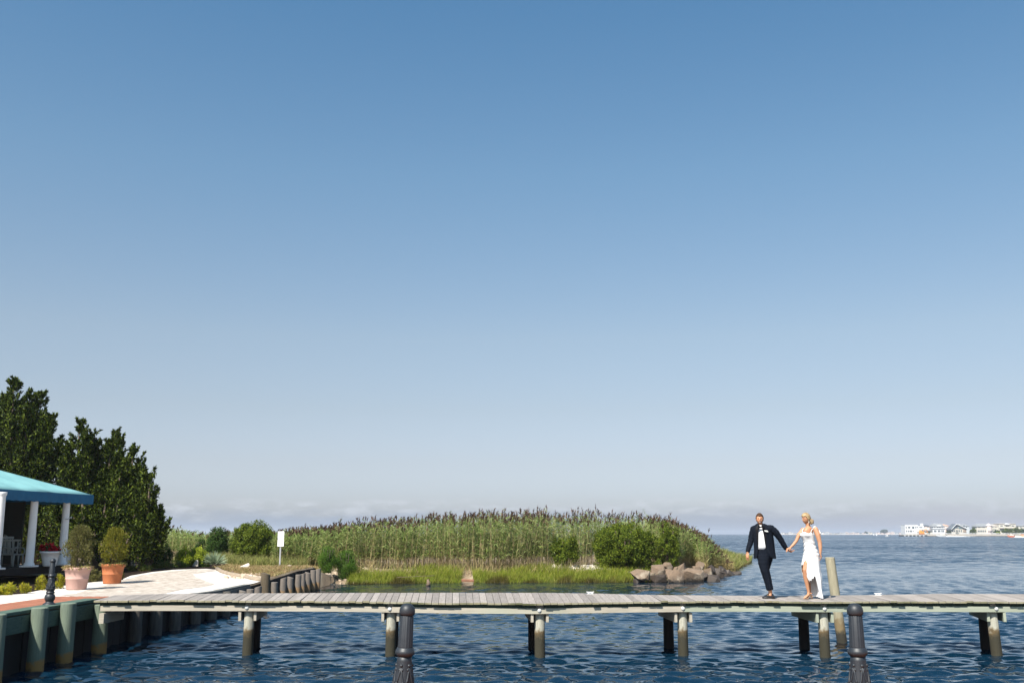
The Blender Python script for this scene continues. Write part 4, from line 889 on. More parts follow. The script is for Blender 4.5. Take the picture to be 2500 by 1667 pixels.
for x_, yb, lb in ((106, 1403, 'small mushroom garden lamp in the bed below the pavilion'), (320, 1366, 'small mushroom garden lamp beside the path behind the orange pot')):
    q = PL(x_, yb + 6); t = thing('garden_lamp', lb, 'garden lamp', (q.x, q.y, q.z))
    MB().tube([(0, 0, 0), (0, 0, .26)], .018).build('stake', iron, t)
    MB().lathe([(.13, .26), (.12, .275), (.05, .33), (.01, .345)], n=16).build('lamp_shade', mat('beige_lamp_shade', (.55, .45, .36), rough=.5), t)

# ------------------------------------------------------------------ pavilion with the teal awning
pv = thing('pavilion', 'open pavilion with a teal canvas awning on white columns at the left edge', 'pavilion', (0, 0, 0))
ca = PD(227, 1230, 40); ax_ = Vector((.14, 1, 0)).normalized()     # eave runs away from the camera
ax_ = (Vector((ca.x, 40, 0)) - Vector((PD(0, 1218, 34.4).x, 34.4, 0))).normalized(); lt = Vector((-ax_.y, ax_.x, 0))
zb = (ca.z + PD(0, 1218, 34.4).z) / 2; FL = 1.30
def pvp(s, l, z): return Vector((ca.x, 40, 0)) - ax_ * s + lt * l + Vector((0, 0, z))   # s along the eave toward the camera, l inwards
LEN = 12.0; Wd_ = 9.0; VH = .34; ev = zb + VH
m = MB(); n = 40
def sc(i): return .018 * math.sin(i * 1.9) 
top_ = ev + 1.52; ri = 4.3
rows = []
m.add([pvp(0, 0, ev), pvp(LEN, 0, ev), pvp(LEN - ri, ri, top_), pvp(ri, ri, top_), pvp(0, Wd_, ev), pvp(LEN, Wd_, ev)], [])
# canvas panels with sag between the ribs
def panel(A, B, C_, D_, nu=24, nv=8, sag=.05, ribs=8):
    vs = []
    for i in range(nu + 1):
        for j in range(nv + 1):
            u = i / nu; v = j / nv; p_ = A.lerp(B, u).lerp(D_.lerp(C_, u), v); p_ = p_ - Vector((0, 0, sag * abs(math.sin(u * ribs * math.pi)) * math.sin(v * math.pi * .8 + .4) + .02 * math.sin(u * 31) * (1 - v))); vs.append(p_)
    fs = [(i * (nv + 1) + j, (i + 1) * (nv + 1) + j, (i + 1) * (nv + 1) + j + 1, i * (nv + 1) + j + 1) for i in range(nu) for j in range(nv)]
    m.add(vs, fs, 0, True)
m = MB(); panel(pvp(LEN, 0, ev), pvp(0, 0, ev), pvp(ri, ri, top_), pvp(LEN - ri, ri, top_), 48, 8)
panel(pvp(0, 0, ev), pvp(0, Wd_, ev), pvp(ri, Wd_ - ri + .4, top_), pvp(ri, ri, top_)); panel(pvp(LEN, Wd_, ev), pvp(LEN, 0, ev), pvp(LEN - ri, ri, top_), pvp(LEN - ri, Wd_ - ri, top_)); panel(pvp(0, Wd_, ev), pvp(LEN, Wd_, ev), pvp(LEN - ri, Wd_ - ri, top_), pvp(ri, Wd_ - ri, top_))
o = m.build('awning_roof', awning_m, pv); sd = o.modifiers.new('thick', 'SOLIDIFY'); sd.thickness = .012
m = MB()
def val(a, b, nn):
    for i in range(nn):
        p0 = a.lerp(b, i / nn); p1 = a.lerp(b, (i + 1) / nn); w = [.0, .012][i % 2]; w2 = [.012, 0][i % 2]; inn = lt * .0
        nrm = (p1 - p0).cross(Vector((0, 0, 1))).normalized(); s0 = nrm * w; s1 = nrm * w2
        m.add([p0 + s0 - Vector((0, 0, VH + .03 * (i % 2))), p1 + s1 - Vector((0, 0, VH + .03 * ((i + 1) % 2))), p1, p0], [(0, 1, 2, 3)], 0)
val(pvp(LEN, -.012, ev), pvp(0, -.012, ev), 60); val(pvp(0, 0, ev), pvp(0, Wd_, ev), 40); val(pvp(0, Wd_, ev), pvp(LEN, Wd_, ev), 50)
v_ = m.build('valance', val_m, pv); sd = v_.modifiers.new('thick', 'SOLIDIFY'); sd.thickness = .01
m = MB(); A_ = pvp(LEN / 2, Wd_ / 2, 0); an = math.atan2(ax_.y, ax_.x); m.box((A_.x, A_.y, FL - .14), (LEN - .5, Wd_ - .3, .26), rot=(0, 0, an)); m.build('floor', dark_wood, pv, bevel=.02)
def column(x_, yb, Dd):
    q = PD(x_, yb, Dd); h = ev - .12 - FL; o = MB().lathe([(.19, .0), (.19, .06), (.175, .07), (.18, .11), (.16, .14), (.145, .16), (.142, h * .4), (.125, h - .18), (.13, h - .16), (.13, h - .13), (.15, h - .1), (.16, h - .04), (.16, h)], n=28).build('column', white_paint, pv)
    MB().box((q.x, q.y, FL + .028), (.46, .46, .06), rot=(0, 0, an)).build('plinth', white_paint, o, bevel=.01).location = (-q.x, -q.y, -FL); o.location = (q.x, q.y, FL)
for x_, yb, Dd in ((70, 1388, 36.6), (150, 1384, 38.6), (-13, 1394, 33.9), (12, 1390, 35.6)): 
    if x_ == 12: continue
    column(x_, yb, Dd)
for s_, l_ in ((.4, Wd_ - .5), (4, Wd_ - .5), (8, Wd_ - .5), (LEN - .5, Wd_ - .5), (LEN - .5, 4.4)):
    q = pvp(s_, l_, FL); h = ev - .12 - FL; o = MB().lathe([(.18, .0), (.18, .06), (.14, .1), (.14, h * .4), (.12, h)], n=20).build('column', white_paint, pv); o.location = q
m = MB(); B_ = pvp(LEN / 2, Wd_ - 1.4, 0); m.box((B_.x, B_.y, FL + 1.2), (LEN - 1.2, .12, 2.4), rot=(0, 0, an)); m.build('back_wall', mat('shade_black_wall', (.01, .015, .013), rough=.8), pv)  # wall colour taken almost to black to carry the interior shade
m = MB(); C2 = pvp(.5, Wd_ / 2 + 1, 0); m.box((C2.x, C2.y, FL + 1.2), (.1, Wd_ - 3.2, 2.4), rot=(0, 0, an)); m.build('shade_backdrop', mat('interior_shade_black', (.008, .012, .010), rough=.8), pv)  # added black panel, stands in for the darkness behind the columns
m = MB(); q = PD(157, 1268, 38.5); m.tube([(q.x, q.y, q.z), (q.x + .15, q.y - .05, q.z + .02), (q.x + .32, q.y - .1, q.z + .1), (q.x + .30, q.y - .1, q.z + .04)], .018, 6); m.build('bracket', white_paint, pv)
shaded_white = mat('shade_greyed_white', (.26, .28, .27), (.20, .22, .21), .6, 3)  # white furniture greyed in its colour to carry the shade under the awning
# bench inside
q = PD(12, 1385, 36.4); t = thing('bench', 'shade-greyed white ornate scroll armed bench inside the pavilion, cut by the left edge', 'bench', (q.x - .75, 37.4, FL), R(8))
m = MB(); [m.box((0, -.04 - k * .085, .43), (1.4, .07, .03)) for k in range(5)]; m.build('seat', shaded_white, t, bevel=.006)
m = MB(); [m.box((-.6 + k * .15, .05, .68), (.05, .03, .48)) for k in range(9)]; m.box((0, .05, .93), (1.4, .04, .07)); m.build('backrest', shaded_white, t, bevel=.006)
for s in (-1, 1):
    m = MB(); m.tube([(s * .68, .05, .50), (s * .68, .05, .86), (s * .68, -.1, .80), (s * .68, -.3, .66), (s * .68, -.46, .68), (s * .68, -.5, .60), (s * .68, -.42, .57)], .028, 8); m.build('armrest', shaded_white, t)
    for yv in (.04, -.42): m = MB(); m.tube([(s * .66, yv, .43), (s * .66, yv * 1.05, .2), (s * .68, yv * 1.25, .0)], [.035, .025, .03], 8); m.build('leg', shaded_white, t)
q = PD(30, 1383, 37.6); t = thing('armchair', 'shade-greyed white ornate armchair with a high scrolled back between the left columns', 'chair', (q.x - .18, 37.6, FL), R(70))
m = MB(); m.box((0, -.2, .42), (.55, .5, .06)); m.build('seat', shaded_white, t, bevel=.01)
m = MB(); m.tube([(0, .05, .42), (0, .10, .8), (0, .18, 1.08), (0, .26, 1.12), (0, .28, 1.04)], [.03, .03, .035, .035, .02], 8); [m.box((-.22 + k * .11, .07, .72), (.04, .03, .6), rot=(-.15, 0, 0)) for k in range(5)]; m.box((0, .13, 1.03), (.56, .05, .08)); m.build('backrest', shaded_white, t)
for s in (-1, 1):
    m = MB(); m.tube([(s * .28, .06, .68), (s * .28, -.2, .66), (s * .28, -.42, .64), (s * .28, -.46, .56), (s * .28, -.44, .4)], .025, 8); m.build('armrest', shaded_white, t)
    for yv in (.02, -.42): m = MB(); m.tube([(s * .25, yv, .42), (s * .26, yv * 1.1, .0)], [.032, .024], 8); m.build('leg', shaded_white, t)
def urn(x_, yb, Dd, lb, sd_, w=.75):
    q = PD(x_, yb, Dd); t = thing('flower_urn', lb, 'flower pot', (q.x, q.y, FL)); 
    MB().lathe([(.01, 0), (.26 * w, 0), (.27 * w, .04), (.33 * w, .28), (.38 * w, .46), (.43 * w, .47), (.44 * w, .53), (.40 * w, .54), (.36 * w, .48), (.01, .46)], n=28).build('pot', white_paint, t)
    me = bush_mesh('flowers', .46 * w, .4 * w, .16, 60, 14, .09, .075, seed=sd_, lobes=6, csize=.1, up=.6); o = link('flowers', me, flower_m, t); o.location = (0, 0, .50)
    me = bush_mesh('leaves', .40 * w, .4 * w, .12, 40, 12, .11, .05, seed=sd_ + 1, lobes=5, csize=.1, up=.2); o = link('leaves', me, bayd, t); o.location = (0, 0, .47)
urn(120, 1385, 37.4, 'white urn of red flowers standing between the two right columns', 71, .85); urn(156, 1378, 40.6, 'white urn of red flowers half hidden behind the rightmost column', 73, .8)
# ------------------------------------------------------------------ the couple
skin_m = mat('tanned_skin', (.54, .26, .145), (.50, .235, .13), .5, 12, spec=.4)
skin_f = mat('light_tanned_skin', (.47, .235, .13), (.43, .21, .115), .5, 12, spec=.4)
for mm in (skin_m, skin_f): b_ = mm.node_tree.nodes['Principled BSDF']; b_.inputs['Subsurface Weight'].default_value = .12; b_.inputs['Subsurface Radius'].default_value = (.012, .005, .003); b_.inputs['Subsurface Scale'].default_value = 1
suit = mat('midnight_blue_suit', (.005, .008, .015), (.003, .005, .010), .85, 20, bump=.7, bscale=6, dist=.015, spec=.15)
satin = mat('black_satin', (.004, .004, .006), (.006, .006, .008), .6, 6, spec=.15)
shirt_m = mat('white_pleated_shirt', (.70, .70, .70), (.74, .74, .76), .7, 8, bump=.7, bscale=14, dist=.008)
dress_m = mat('white_silk_dress', (.70, .69, .68), (.66, .65, .65), .6, 6, bump=.8, bscale=7, dist=.012, stretch=(1, 1, 1.8))
shoe_m = mat('black_velvet_shoe', (.012, .011, .011), (.02, .018, .018), .45, 6)
gold = mat('gold_buckle', (.7, .5, .2), (.6, .4, .15), .3, metal=1)
hair_m = mat('brown_hair', (.075, .038, .018), (.035, .018, .01), .7, 30, spec=.2, bump=.6, bscale=60, stretch=(1, 1, .3), dist=.004)
hair_f = mat('blonde_hair', (.42, .30, .16), (.20, .13, .065), .55, 22, spec=.3, bump=.9, bscale=34, stretch=(1, 1, .3), dist=.006)
eye_m = mat('dark_eye', (.03, .02, .015), rough=.2); teeth_m = mat('teeth', (.8, .78, .74), rough=.3); lip_m = mat('lips', (.45, .17, .12), rough=.4); pearl = mat('pearl', (.85, .84, .80), rough=.3)

def hand(mb, w, d, n, side, curl, s=1.0, thumb=1):
    """w wrist, d pointing direction, n palm normal; side = direction of the thumb; curl in radians per joint"""
    w = Vector(w); d = Vector(d).normalized(); n = Vector(n); n = (n - d * n.dot(d)).normalized(); sd = d.cross(n) * (1 if thumb > 0 else -1)
    mb.tube([w - d * .03, w + d * .01, w + d * .045 * s, w + d * .085 * s], [.026 * s, .030 * s, .040 * s, .038 * s], 12, ball=True, flat=.42, side=sd)
    ls = [.042, .047, .043, .034]
    for i in range(4):
        b = w + d * (.082 - .004 * abs(i - 1.3)) * s + sd * (.030 - i * .0195) * s; dd = (d + sd * (.10 - i * .06)).normalized(); pts = [b - d * .01]; L = ls[i] * s; ax = dd.cross(n)
        p = b; pts.append(p)
        for j, k in enumerate((1, .72, .55)):
            c = curl * (1 + .12 * i) * (.6 if j == 0 else 1); dd = (dd * math.cos(c) + n * math.sin(c)).normalized(); nn = (n * math.cos(c) - dd * math.sin(c)); n2 = n; p = p + dd * L * k; pts.append(p)
        mb.tube(pts, [.0095 * s, .0092 * s, .0085 * s, .008 * s, .007 * s], 8, ball=True)
    t0 = w + d * .022 * s + sd * .026 * s; dd = (d * .7 + sd * .65 + n * .3).normalized(); p1 = t0 + dd * .04 * s; d2 = (d * .9 + sd * .15 + n * .45).normalized()
    mb.tube([t0 - dd * .01, t0, p1, p1 + d2 * .03 * s, p1 + d2 * .05 * s + n * .006], [.013 * s, .0125 * s, .0105 * s, .0095 * s, .008 * s], 8, ball=True)

def head_dir(x, y, z):
    """unit direction -> local head surface (x right, y forward, z up), metres"""
    jaw = max(0, -z); X = x * .074 * (1 - .30 * jaw ** 1.3); Y = y * .094; Z = z * .120
    if y < 0: Y *= (1.02 - .30 * jaw)
    if y > 0: Y *= (1 - .06 * jaw + .0)
    if y > 0:
        Y += .022 * math.exp(-((x / .13) ** 2 + ((z + .16) / .16) ** 2)) + .010 * math.exp(-((x / .10) ** 2 + ((z - .02) / .2) ** 2))
        Y -= .010 * math.exp(-(((abs(x) - .36) / .15) ** 2 + ((z - .02) / .10) ** 2))
        Y += .005 * math.exp(-((x / .45) ** 2 + ((z - .18) / .08) ** 2)) + .005 * math.exp(-((x / .3) ** 2 + ((z + .48) / .09) ** 2)) + .010 * math.exp(-((x / .25) ** 2 + ((z + .86) / .14) ** 2))
    return Vector((X, Y, Z))
def basis(f, tilt=0):
    f = Vector(f).normalized(); up = Vector((0, 0, 1)); r = f.cross(up).normalized(); up = r.cross(f); return r, f, up
def head_grid(c, f, k=1.0, mask=None, nu=44, nv=32, off=0.0, lift=None):
    r, fw, up = basis(f); m = MB(); idx = {}; vs = []; fs = []
    for i in range(nv + 1):
        t = math.pi * i / nv
        for j in range(nu):
            a = 2 * math.pi * j / nu; d = Vector((math.sin(t) * math.cos(a), math.sin(t) * math.sin(a), math.cos(t))); p = head_dir(*d) * k
            if off: p += d * (off if lift is None else off * lift(d))
            vs.append(Vector(c) + r * p.x + fw * p.y + up * p.z)
    for i in range(nv):
        for j in range(nu):
            t = math.pi * (i + .5) / nv; a = 2 * math.pi * (j + .5) / nu; d = Vector((math.sin(t) * math.cos(a), math.sin(t) * math.sin(a), math.cos(t)))
            if mask and not mask(d): continue
            q = (i * nu + j, (i + 1) * nu + j, (i + 1) * nu + (j + 1) % nu, i * nu + (j + 1) % nu); fs.append(q)
    m.add(vs, fs, 0, True); return m
def on_head(c, f, d, off=0, k=1.0):
    r, fw, up = basis(f); d = Vector(d).normalized(); p = head_dir(*d) * k + d * off; return Vector(c) + r * p.x + fw * p.y + up * p.z
def union(mbs, name, mtl, parent, voxel=.0055, smooth=4):
    """fuse closed shells into one continuous skin"""
    bm = bmesh.new()
    me = mbs.mesh('tmp'); bm.from_mesh(me); bmesh.ops.remove_doubles(bm, verts=bm.verts[:], dist=1e-5); bmesh.ops.recalc_face_normals(bm, faces=bm.faces[:]); bm.to_mesh(me); bm.free()
    o = bpy.data.objects.new('tmp', me); COL.objects.link(o)
    r = o.modifiers.new('r', 'REMESH'); r.mode = 'VOXEL'; r.voxel_size = voxel; r.use_smooth_shade = True
    s = o.modifiers.new('s', 'SMOOTH'); s.iterations = smooth; s.factor = .4
    dg = bpy.context.evaluated_depsgraph_get(); me2 = bpy.data.meshes.new_from_object(o.evaluated_get(dg)); me2.name = name
    bpy.data.objects.remove(o); bpy.data.meshes.remove(me); me2.materials.clear()
    for p_ in me2.polygons: p_.use_smooth = True
    return link(name, me2, mtl, parent)
def ell(c, rx, ry, n=28, rot=0):
    out = []
    for j in range(n):
        a = 2 * math.pi * j / n; x = math.cos(a) * rx; y = math.sin(a) * ry
        out.append(Vector((c[0] + x * math.cos(rot) - y * math.sin(rot), c[1] + x * math.sin(rot) + y * math.cos(rot), c[2])))
    return out
def foot(mb, ank, heel, toe, s=1.0):
    ank = Vector(ank); heel = Vector(heel); toe = Vector(toe); mid = heel.lerp(toe, .55); d = (toe - heel).normalized(); side = d.cross(Vector((0, 0, 1)))
    mb.tube([heel + Vector((0, 0, .028)), heel.lerp(toe, .3) + Vector((0, 0, .038)), mid + Vector((0, 0, .030)), heel.lerp(toe, .8) + Vector((0, 0, .020)), toe + Vector((0, 0, .014))], [.028 * s, .034 * s, .040 * s, .042 * s, .026 * s], 12, ball=True, flat=.55, side=side)
    mb.tube([ank, ank.lerp(heel, .45) + d * .03, heel.lerp(toe, .35) + Vector((0, 0, .035))], [.033 * s, .036 * s, .034 * s], 12, ball=True)

def place(xp, Y, lb, face='person'):
    X = (xp - 1250) / F * (Y * cp - .27); z = deck_pt(X, .5).z
    return thing('person', lb, 'person', (X, Y, z + .003))
# ---- groom
man = place(1876.1, 21.95, 'man in a dark blue tuxedo walking on the jetty, reaching back to the bride')
X_ = lambda v: (v - 500) * .00153
Z_ = lambda v: (1330 - v) * .0015
hc = Vector((X_(428), -.02, Z_(218))); hf = Vector((-.22, -.97, -.04))
B = head_grid(hc, hf)
for s in (-1, 1): e = on_head(hc, hf, (s, -.05, -.08)); B.ball(e, (.012, .014, .030), 10, 8)
B.tube([hc + Vector((.01, .03, -.07)), Vector((X_(440), .015, 1.52)), Vector((X_(445), .02, 1.46))], [.056, .058, .075], 16, ball=True)
B.rings([ell((-.045, .01, z), rx, ry, rot=-.25) for z, rx, ry in ((.88, .09, .07), (.92, .12, .08), (1.0, .125, .085), (1.1, .13, .085), (1.22, .14, .09), (1.34, .15, .095), (1.41, .14, .085), (1.45, .10, .07), (1.50, .06, .055))])
armL = [(-.195, .05, 1.43), (X_(322), .07, 1.31), (X_(296), .06, Z_(548)), (X_(262), .03, Z_(620)), (X_(238), .0, Z_(688))]
armR = [(.085, -.04, 1.435), (X_(635), -.06, Z_(400)), (X_(700), -.05, Z_(492)), (X_(752), -.03, Z_(585)), (X_(792), -.01, Z_(648))]
B.tube(armL, [.045, .044, .038, .033, .026], 14, ball=True); B.tube(armR, [.045, .044, .038, .033, .026], 14, ball=True)
legA = [(-.075, -.05, .90), (-.085, -.08, .74), (-.075, -.10, .60), (-.015, -.08, .38), (.045, -.06, .13)]
legB = [(.045, .06, .90), (.005, .06, .74), (-.025, .05, .60), (.03, .08, .38), (.075, .13, .14)]
for L in (legA, legB): B.tube(L, [.070, .068, .052, .046, .034], 16, ball=True)
foot(B, (.045, -.06, .13), (.075, -.06, .03), (-.105, -.095, .008), .8); foot(B, (.075, .13, .14), (.105, .14, .05), (-.07, .09, .008), .8)
hand(B, armL[-1], (-.12, -.08, -1), (.75, .5, -.2), 1, .30, 1.0, thumb=-1)
HX = 1.05
cl = Vector((X_(812), -.005, Z_(655)))
hand(B, armR[-1], (.62, .0, -.32), (.15, .25, .9), 1, .62, 1.0, thumb=1)
union(B, 'body', skin_m, man)
hm = lambda d: (d.z > .50 + .15 * abs(d.x)) if d.y > .35 else (d.z > (.05 if d.y > -.4 else -.42))
h = head_grid(hc, hf, 1.0, hm, off=.013, lift=lambda d: 1 + .35 * max(0, d.z) * (1 if d.y > 0 else .6)).build('hair', hair_m, man); sd = h.modifiers.new('t', 'SOLIDIFY'); sd.thickness = .012; sd.offset = -1
m = MB()
for s in (-1, 1): e = on_head(hc, hf, (s * .36, .92, .03), .0005); m.ball(e, (.0085, .007, .004), 8, 6)
m.build('eyes', eye_m, man)
m = MB()
for s in (-1, 1): m.tube([on_head(hc, hf, (s * .18, .95, .17), .002), on_head(hc, hf, (s * .36, .90, .21), .002), on_head(hc, hf, (s * .52, .82, .16), .001)], .0028, 6)
m.build('eyebrows', hair_m, man)
m = MB(); m.tube([on_head(hc, hf, (s * .30, .85, -.46 + .05 * abs(s) ** 2), .001) for s in (-1, -.6, -.2, .2, .6, 1)], [.002, .0045, .0055, .0055, .0045, .002], 8); m.build('teeth', teeth_m, man)
m = MB(); m.tube([on_head(hc, hf, (s * .34, .85, -.53 + .09 * abs(s) ** 2), .002) for s in (-1, -.5, 0, .5, 1)], [.001, .003, .004, .003, .001], 8)
m.tube([on_head(hc, hf, (s * .32, .87, -.395 + .0 * abs(s) ** 2), .001) for s in (-1, -.5, 0, .5, 1)], [.001, .002, .002, .002, .001], 8); m.build('lips', lip_m, man)
# shirt
def arc(c, rx, ry, a0, a1, n, z, k=None):   # angle 0 faces the camera, positive to the right
    out = []
    for j in range(n + 1):
        a = a0 + (a1 - a0) * j / n; out.append(Vector((c[0] + rx * math.sin(a), c[1] - ry * math.cos(a), z)))
    return out
m = MB(); rs = []
for z, cx, rx, ry in ((1.03, -.055, .172, .120), (1.10, -.055, .172, .122), (1.2, -.055, .176, .124), (1.3, -.065, .165, .126), (1.38, -.075, .145, .118), (1.44, -.085, .120, .104), (1.49, -.095, .085, .080), (1.515, -.1, .068, .066)):
    rs.append([Vector((cx + rx * (1 + .012 * math.sin(j * 2.9 + z * 9)) * math.sin(2 * math.pi * j / 48), -ry * (1 + .02 * math.sin(j * 1.7 + z * 30)) * math.cos(2 * math.pi * j / 48), z)) for j in range(48)])
m.rings(rs); m.rings([ell((X_(436), -.01, z), .068 - i * .003, .068 - i * .003, 24) for i, z in enumerate((1.50, 1.52, 1.545))]); m.build('shirt', shirt_m, man)
m = MB(); c = Vector((X_(425), -.140, Z_(330)))
for s in (-1, 1): m.hexa([c + Vector((0, -.012, -.010)), c + Vector((s * .070, -.010, -.034)), c + Vector((s * .070, .010, -.034)), c + Vector((0, .010, -.010))], [c + Vector((0, -.012, .010)), c + Vector((s * .070, -.010, .034)), c + Vector((s * .070, .010, .034)), c + Vector((0, .010, .010))])
m.ball(c, (.013, .016, .014), 8, 6); m.build('bow_tie', satin, man)
# jacket: open arc whose edges leave the shirt bare
tabj = [ # z, cx, rx, ry, opening from, to (deg)
 (.835, -.030, .240, .160, -62, 40), (.86, -.030, .239, .158, -56, 26), (.90, -.030, .236, .155, -51, 14), (.98, -.030, .230, .150, -48, 5), (1.06, -.032, .224, .146, -46, 0), (1.18, -.034, .220, .145, -43, -3), (1.30, -.042, .218, .145, -39, -4),
 (1.38, -.050, .222, .142, -35, -5), (1.45, -.053, .228, .134, -30, -7), (1.50, -.058, .208, .118, -27, -8), (1.535, -.070, .160, .100, -24, -9), (1.575, -.088, .088, .080, -36, 12)]
m = MB(); rs = []; NJ = 46
for z, cx, rx, ry, a0, a1 in tabj:
    ring = []
    for j in range(NJ + 1):
        a = R(a1) + (R(a0) + 2 * math.pi - R(a1)) * j / NJ; k = 1 + .012 * math.sin(j * .9 + z * 14) + .010 * math.sin(j * .37 - z * 27) * (1.3 - z)
        ring.append(Vector((cx + rx * k * math.sin(a), -ry * k * math.cos(a) + .01, z)))
    rs.append(ring)
m.rings(rs, closed=False, caps=False)
def sleeve(A, rad):
    pts = [Vector(a) for a in A]; P2 = []; R2 = []
    for i in range(len(pts) - 1):
        for q in range(6):
            u = q / 6; P2.append(pts[i].lerp(pts[i + 1], u)); R2.append((rad[i] + (rad[i + 1] - rad[i]) * u) * (1 + .045 * math.sin(len(P2) * 1.9)))
    P2.append(pts[-1]); R2.append(rad[-1]); m.tube(P2, R2, 16)
sleeve([(-.17, .02, 1.49), (-.228, .045, 1.46)] + armL[1:4] + [(Vector(armL[3]).lerp(Vector(armL[4]), .92))], [.055, .080, .074, .060, .054, .044])
sleeve([(.05, -.02, 1.50), (.112, -.045, 1.47)] + armR[1:4] + [(Vector(armR[3]).lerp(Vector(armR[4]), .85))], [.055, .082, .076, .062, .056, .046])
j_ = m.build('jacket', suit, man); sd = j_.modifiers.new('t', 'SOLIDIFY'); sd.thickness = .006
m = MB()
def edge(side):
    out = []
    for z, cx, rx, ry, a0, a1 in tabj[4:]:
        a = R(a1 if side > 0 else a0); out.append((z, cx, rx + .007, ry + .007, a))
    return out
for side in (-1, 1):
    L1 = []; L2 = []
    for i, (z, cx, rx, ry, a) in enumerate(edge(side)):
        w = [.02, .10, .20, .28, .32, .30, .26, .2][i] * side
        L1.append(Vector((cx + rx * math.sin(a - side * .03), -ry * math.cos(a - side * .03) + .01, z))); L2.append(Vector((cx + rx * math.sin(a + w), -ry * math.cos(a + w) + .01, z)))
    m.rings([L1, L2], closed=False, caps=False, smooth=False)
l_ = m.build('lapels', satin, man); sd = l_.modifiers.new('t', 'SOLIDIFY'); sd.thickness = .006; sd.offset = 0
m = MB(); a = Vector((X_(492), -.155, Z_(388)))
for i in range(16): u = random.uniform(-1, 1); m.ball(a + Vector((u * .034, random.uniform(-.010, .006), u * -.006 + random.uniform(-.018, .018) * (1 - .6 * abs(u)))), (.011, .008, .009), 7, 5)
m.build('boutonniere', pearl, man)
# trousers and shoes
m = MB()
m.rings([ell((-.045, .005, z), rx, ry, 32, rot=-.2) for z, rx, ry in ((.77, .08, .07), (.80, .13, .12), (.86, .165, .145), (.93, .172, .135), (1.0, .172, .128), (1.06, .170, .124), (1.075, .168, .122))])
def leg(L, rad, n=18):
    pts = [Vector(a) for a in L]; P2 = []; R2 = []
    for i in range(len(pts) - 1):
        for q in range(7):
            u = q / 7; P2.append(pts[i].lerp(pts[i + 1], u)); R2.append((rad[i] + (rad[i + 1] - rad[i]) * u) * (1 + .03 * math.sin(len(P2) * 1.7)))
    P2.append(pts[-1]); R2.append(rad[-1]); m.tube(P2, R2, n)
leg(legA[:4] + [Vector(legA[3]).lerp(Vector(legA[4]), .78)], [.128, .114, .090, .080, .072]); leg(legB[:4] + [Vector(legB[3]).lerp(Vector(legB[4]), .78)], [.126, .110, .088, .080, .072])
m.build('trousers', suit, man)
def loafer(heel, toe):
    t_ = MB(); heel = Vector(heel); toe = Vector(toe); d = (toe - heel); s = d.normalized().cross(Vector((0, 0, 1))); rs = []
    for u, w, hh in ((-.10, .020, .03), (-.06, .036, .068), (.1, .044, .078), (.3, .044, .070), (.42, .048, .078), (.55, .053, .066), (.75, .053, .050), (.92, .040, .040), (1.0, .025, .030), (1.04, .008, .018)):
        c = heel + d * u; rs.append([Vector((c.x, c.y, max(c.z, 0) )) + s * w * math.sin(a) + Vector((0, 0, hh / 2 + hh / 2 * -math.cos(a) * (1 if True else 0))) for a in [2 * math.pi * q / 16 for q in range(16)]])
    t_.rings(rs); t_.box(heel + d * .08 + Vector((0, 0, .006)), (.075, .075, .014), rot=(0, 0, math.atan2(d.y, d.x)))
    o = t_.build('shoe', shoe_m, man); b = MB(); c = heel + d * .52 + Vector((0, 0, .072)); b.tube([c - s * .022, c - s * .01 + Vector((0, 0, .006)), c + s * .01 + Vector((0, 0, .006)), c + s * .022], .004, 6); b.build('buckle', gold, o)
loafer((.10, -.055, .0), (-.135, -.10, .0)); loafer((.125, .14, .02), (-.10, .09, .0))

# ---- bride
wom = place(1984.6, 21.86, 'blonde woman in a white slit gown walking on the jetty beside the groom')
X_ = lambda v: (v - 1130) * .00153
Z_ = lambda v: (1340 - v) * .0015
hc = Vector((X_(1097), -.01, Z_(222))); hf = Vector((-.90, -.40, -.16))
B = head_grid(hc, hf, .97)
e = on_head(hc, hf, (-1, -.05, -.1), 0, .97); B.ball(e, (.014, .012, .026), 10, 8)
B.tube([hc + Vector((.03, .01, -.06)), Vector((X_(1118), .0, 1.525)), Vector((X_(1122), .0, 1.46))], [.044, .045, .060], 16, ball=True)
B.rings([ell((cx, .0, z), rx, ry, rot=.5) for z, cx, rx, ry in ((.84, .02, .08, .07), (.92, .02, .11, .09), (1.0, .01, .115, .09), (1.1, .0, .098, .085), (1.2, -.01, .090, .082), (1.3, -.02, .105, .09), (1.37, -.025, .120, .092), (1.43, -.015, .130, .08), (1.475, -.005, .10, .07), (1.51, -.015, .05, .05))])
for s, p_ in ((1, (-.085, -.06, 1.33)), (-1, (-.10, .04, 1.33))): B.ball(p_, (.055, .055, .055), 14, 10)
fa = [(-.095, .10, 1.445), (X_(1000), .08, Z_(450)), (X_(955), .055, Z_(535)), (X_(905), .04, Z_(590)), (X_(862), .03, Z_(628))]
na = [(.112, -.11, 1.45), (X_(1222), -.145, Z_(450)), (X_(1240), -.165, Z_(550)), (X_(1240), -.19, Z_(630)), (X_(1232), -.205, Z_(705))]
B.tube(fa, [.048, .044, .035, .031, .021], 14, ball=True); B.tube(na, [.056, .055, .045, .038, .025], 14, ball=True)
l1 = [(-.01, -.04, .90), (-.112, -.085, .73), (-.162, -.11, .60), (-.150, -.085, .44), (-.125, -.075, .30), (-.100, -.07, .15)]
l2 = [(.06, .06, .90), (.0, .06, .74), (-.055, .05, .60), (-.055, .06, .44), (-.05, .06, .30), (-.035, .06, .15)]
for L in (l1, l2): B.tube(L, [.060, .070, .056, .050, .040, .029], 16, ball=True)
foot(B, (-.10, -.07, .15), (-.055, -.055, .085), (-.21, -.12, .012), .85); foot(B, (-.035, .06, .15), (.0, .065, .085), (-.15, .04, .012), .85)
rel = wom.location - man.location
hand(B, fa[-1], (-.75, -.28, -.28), (.1, .1, -.95), 1, .5, .88, thumb=1)
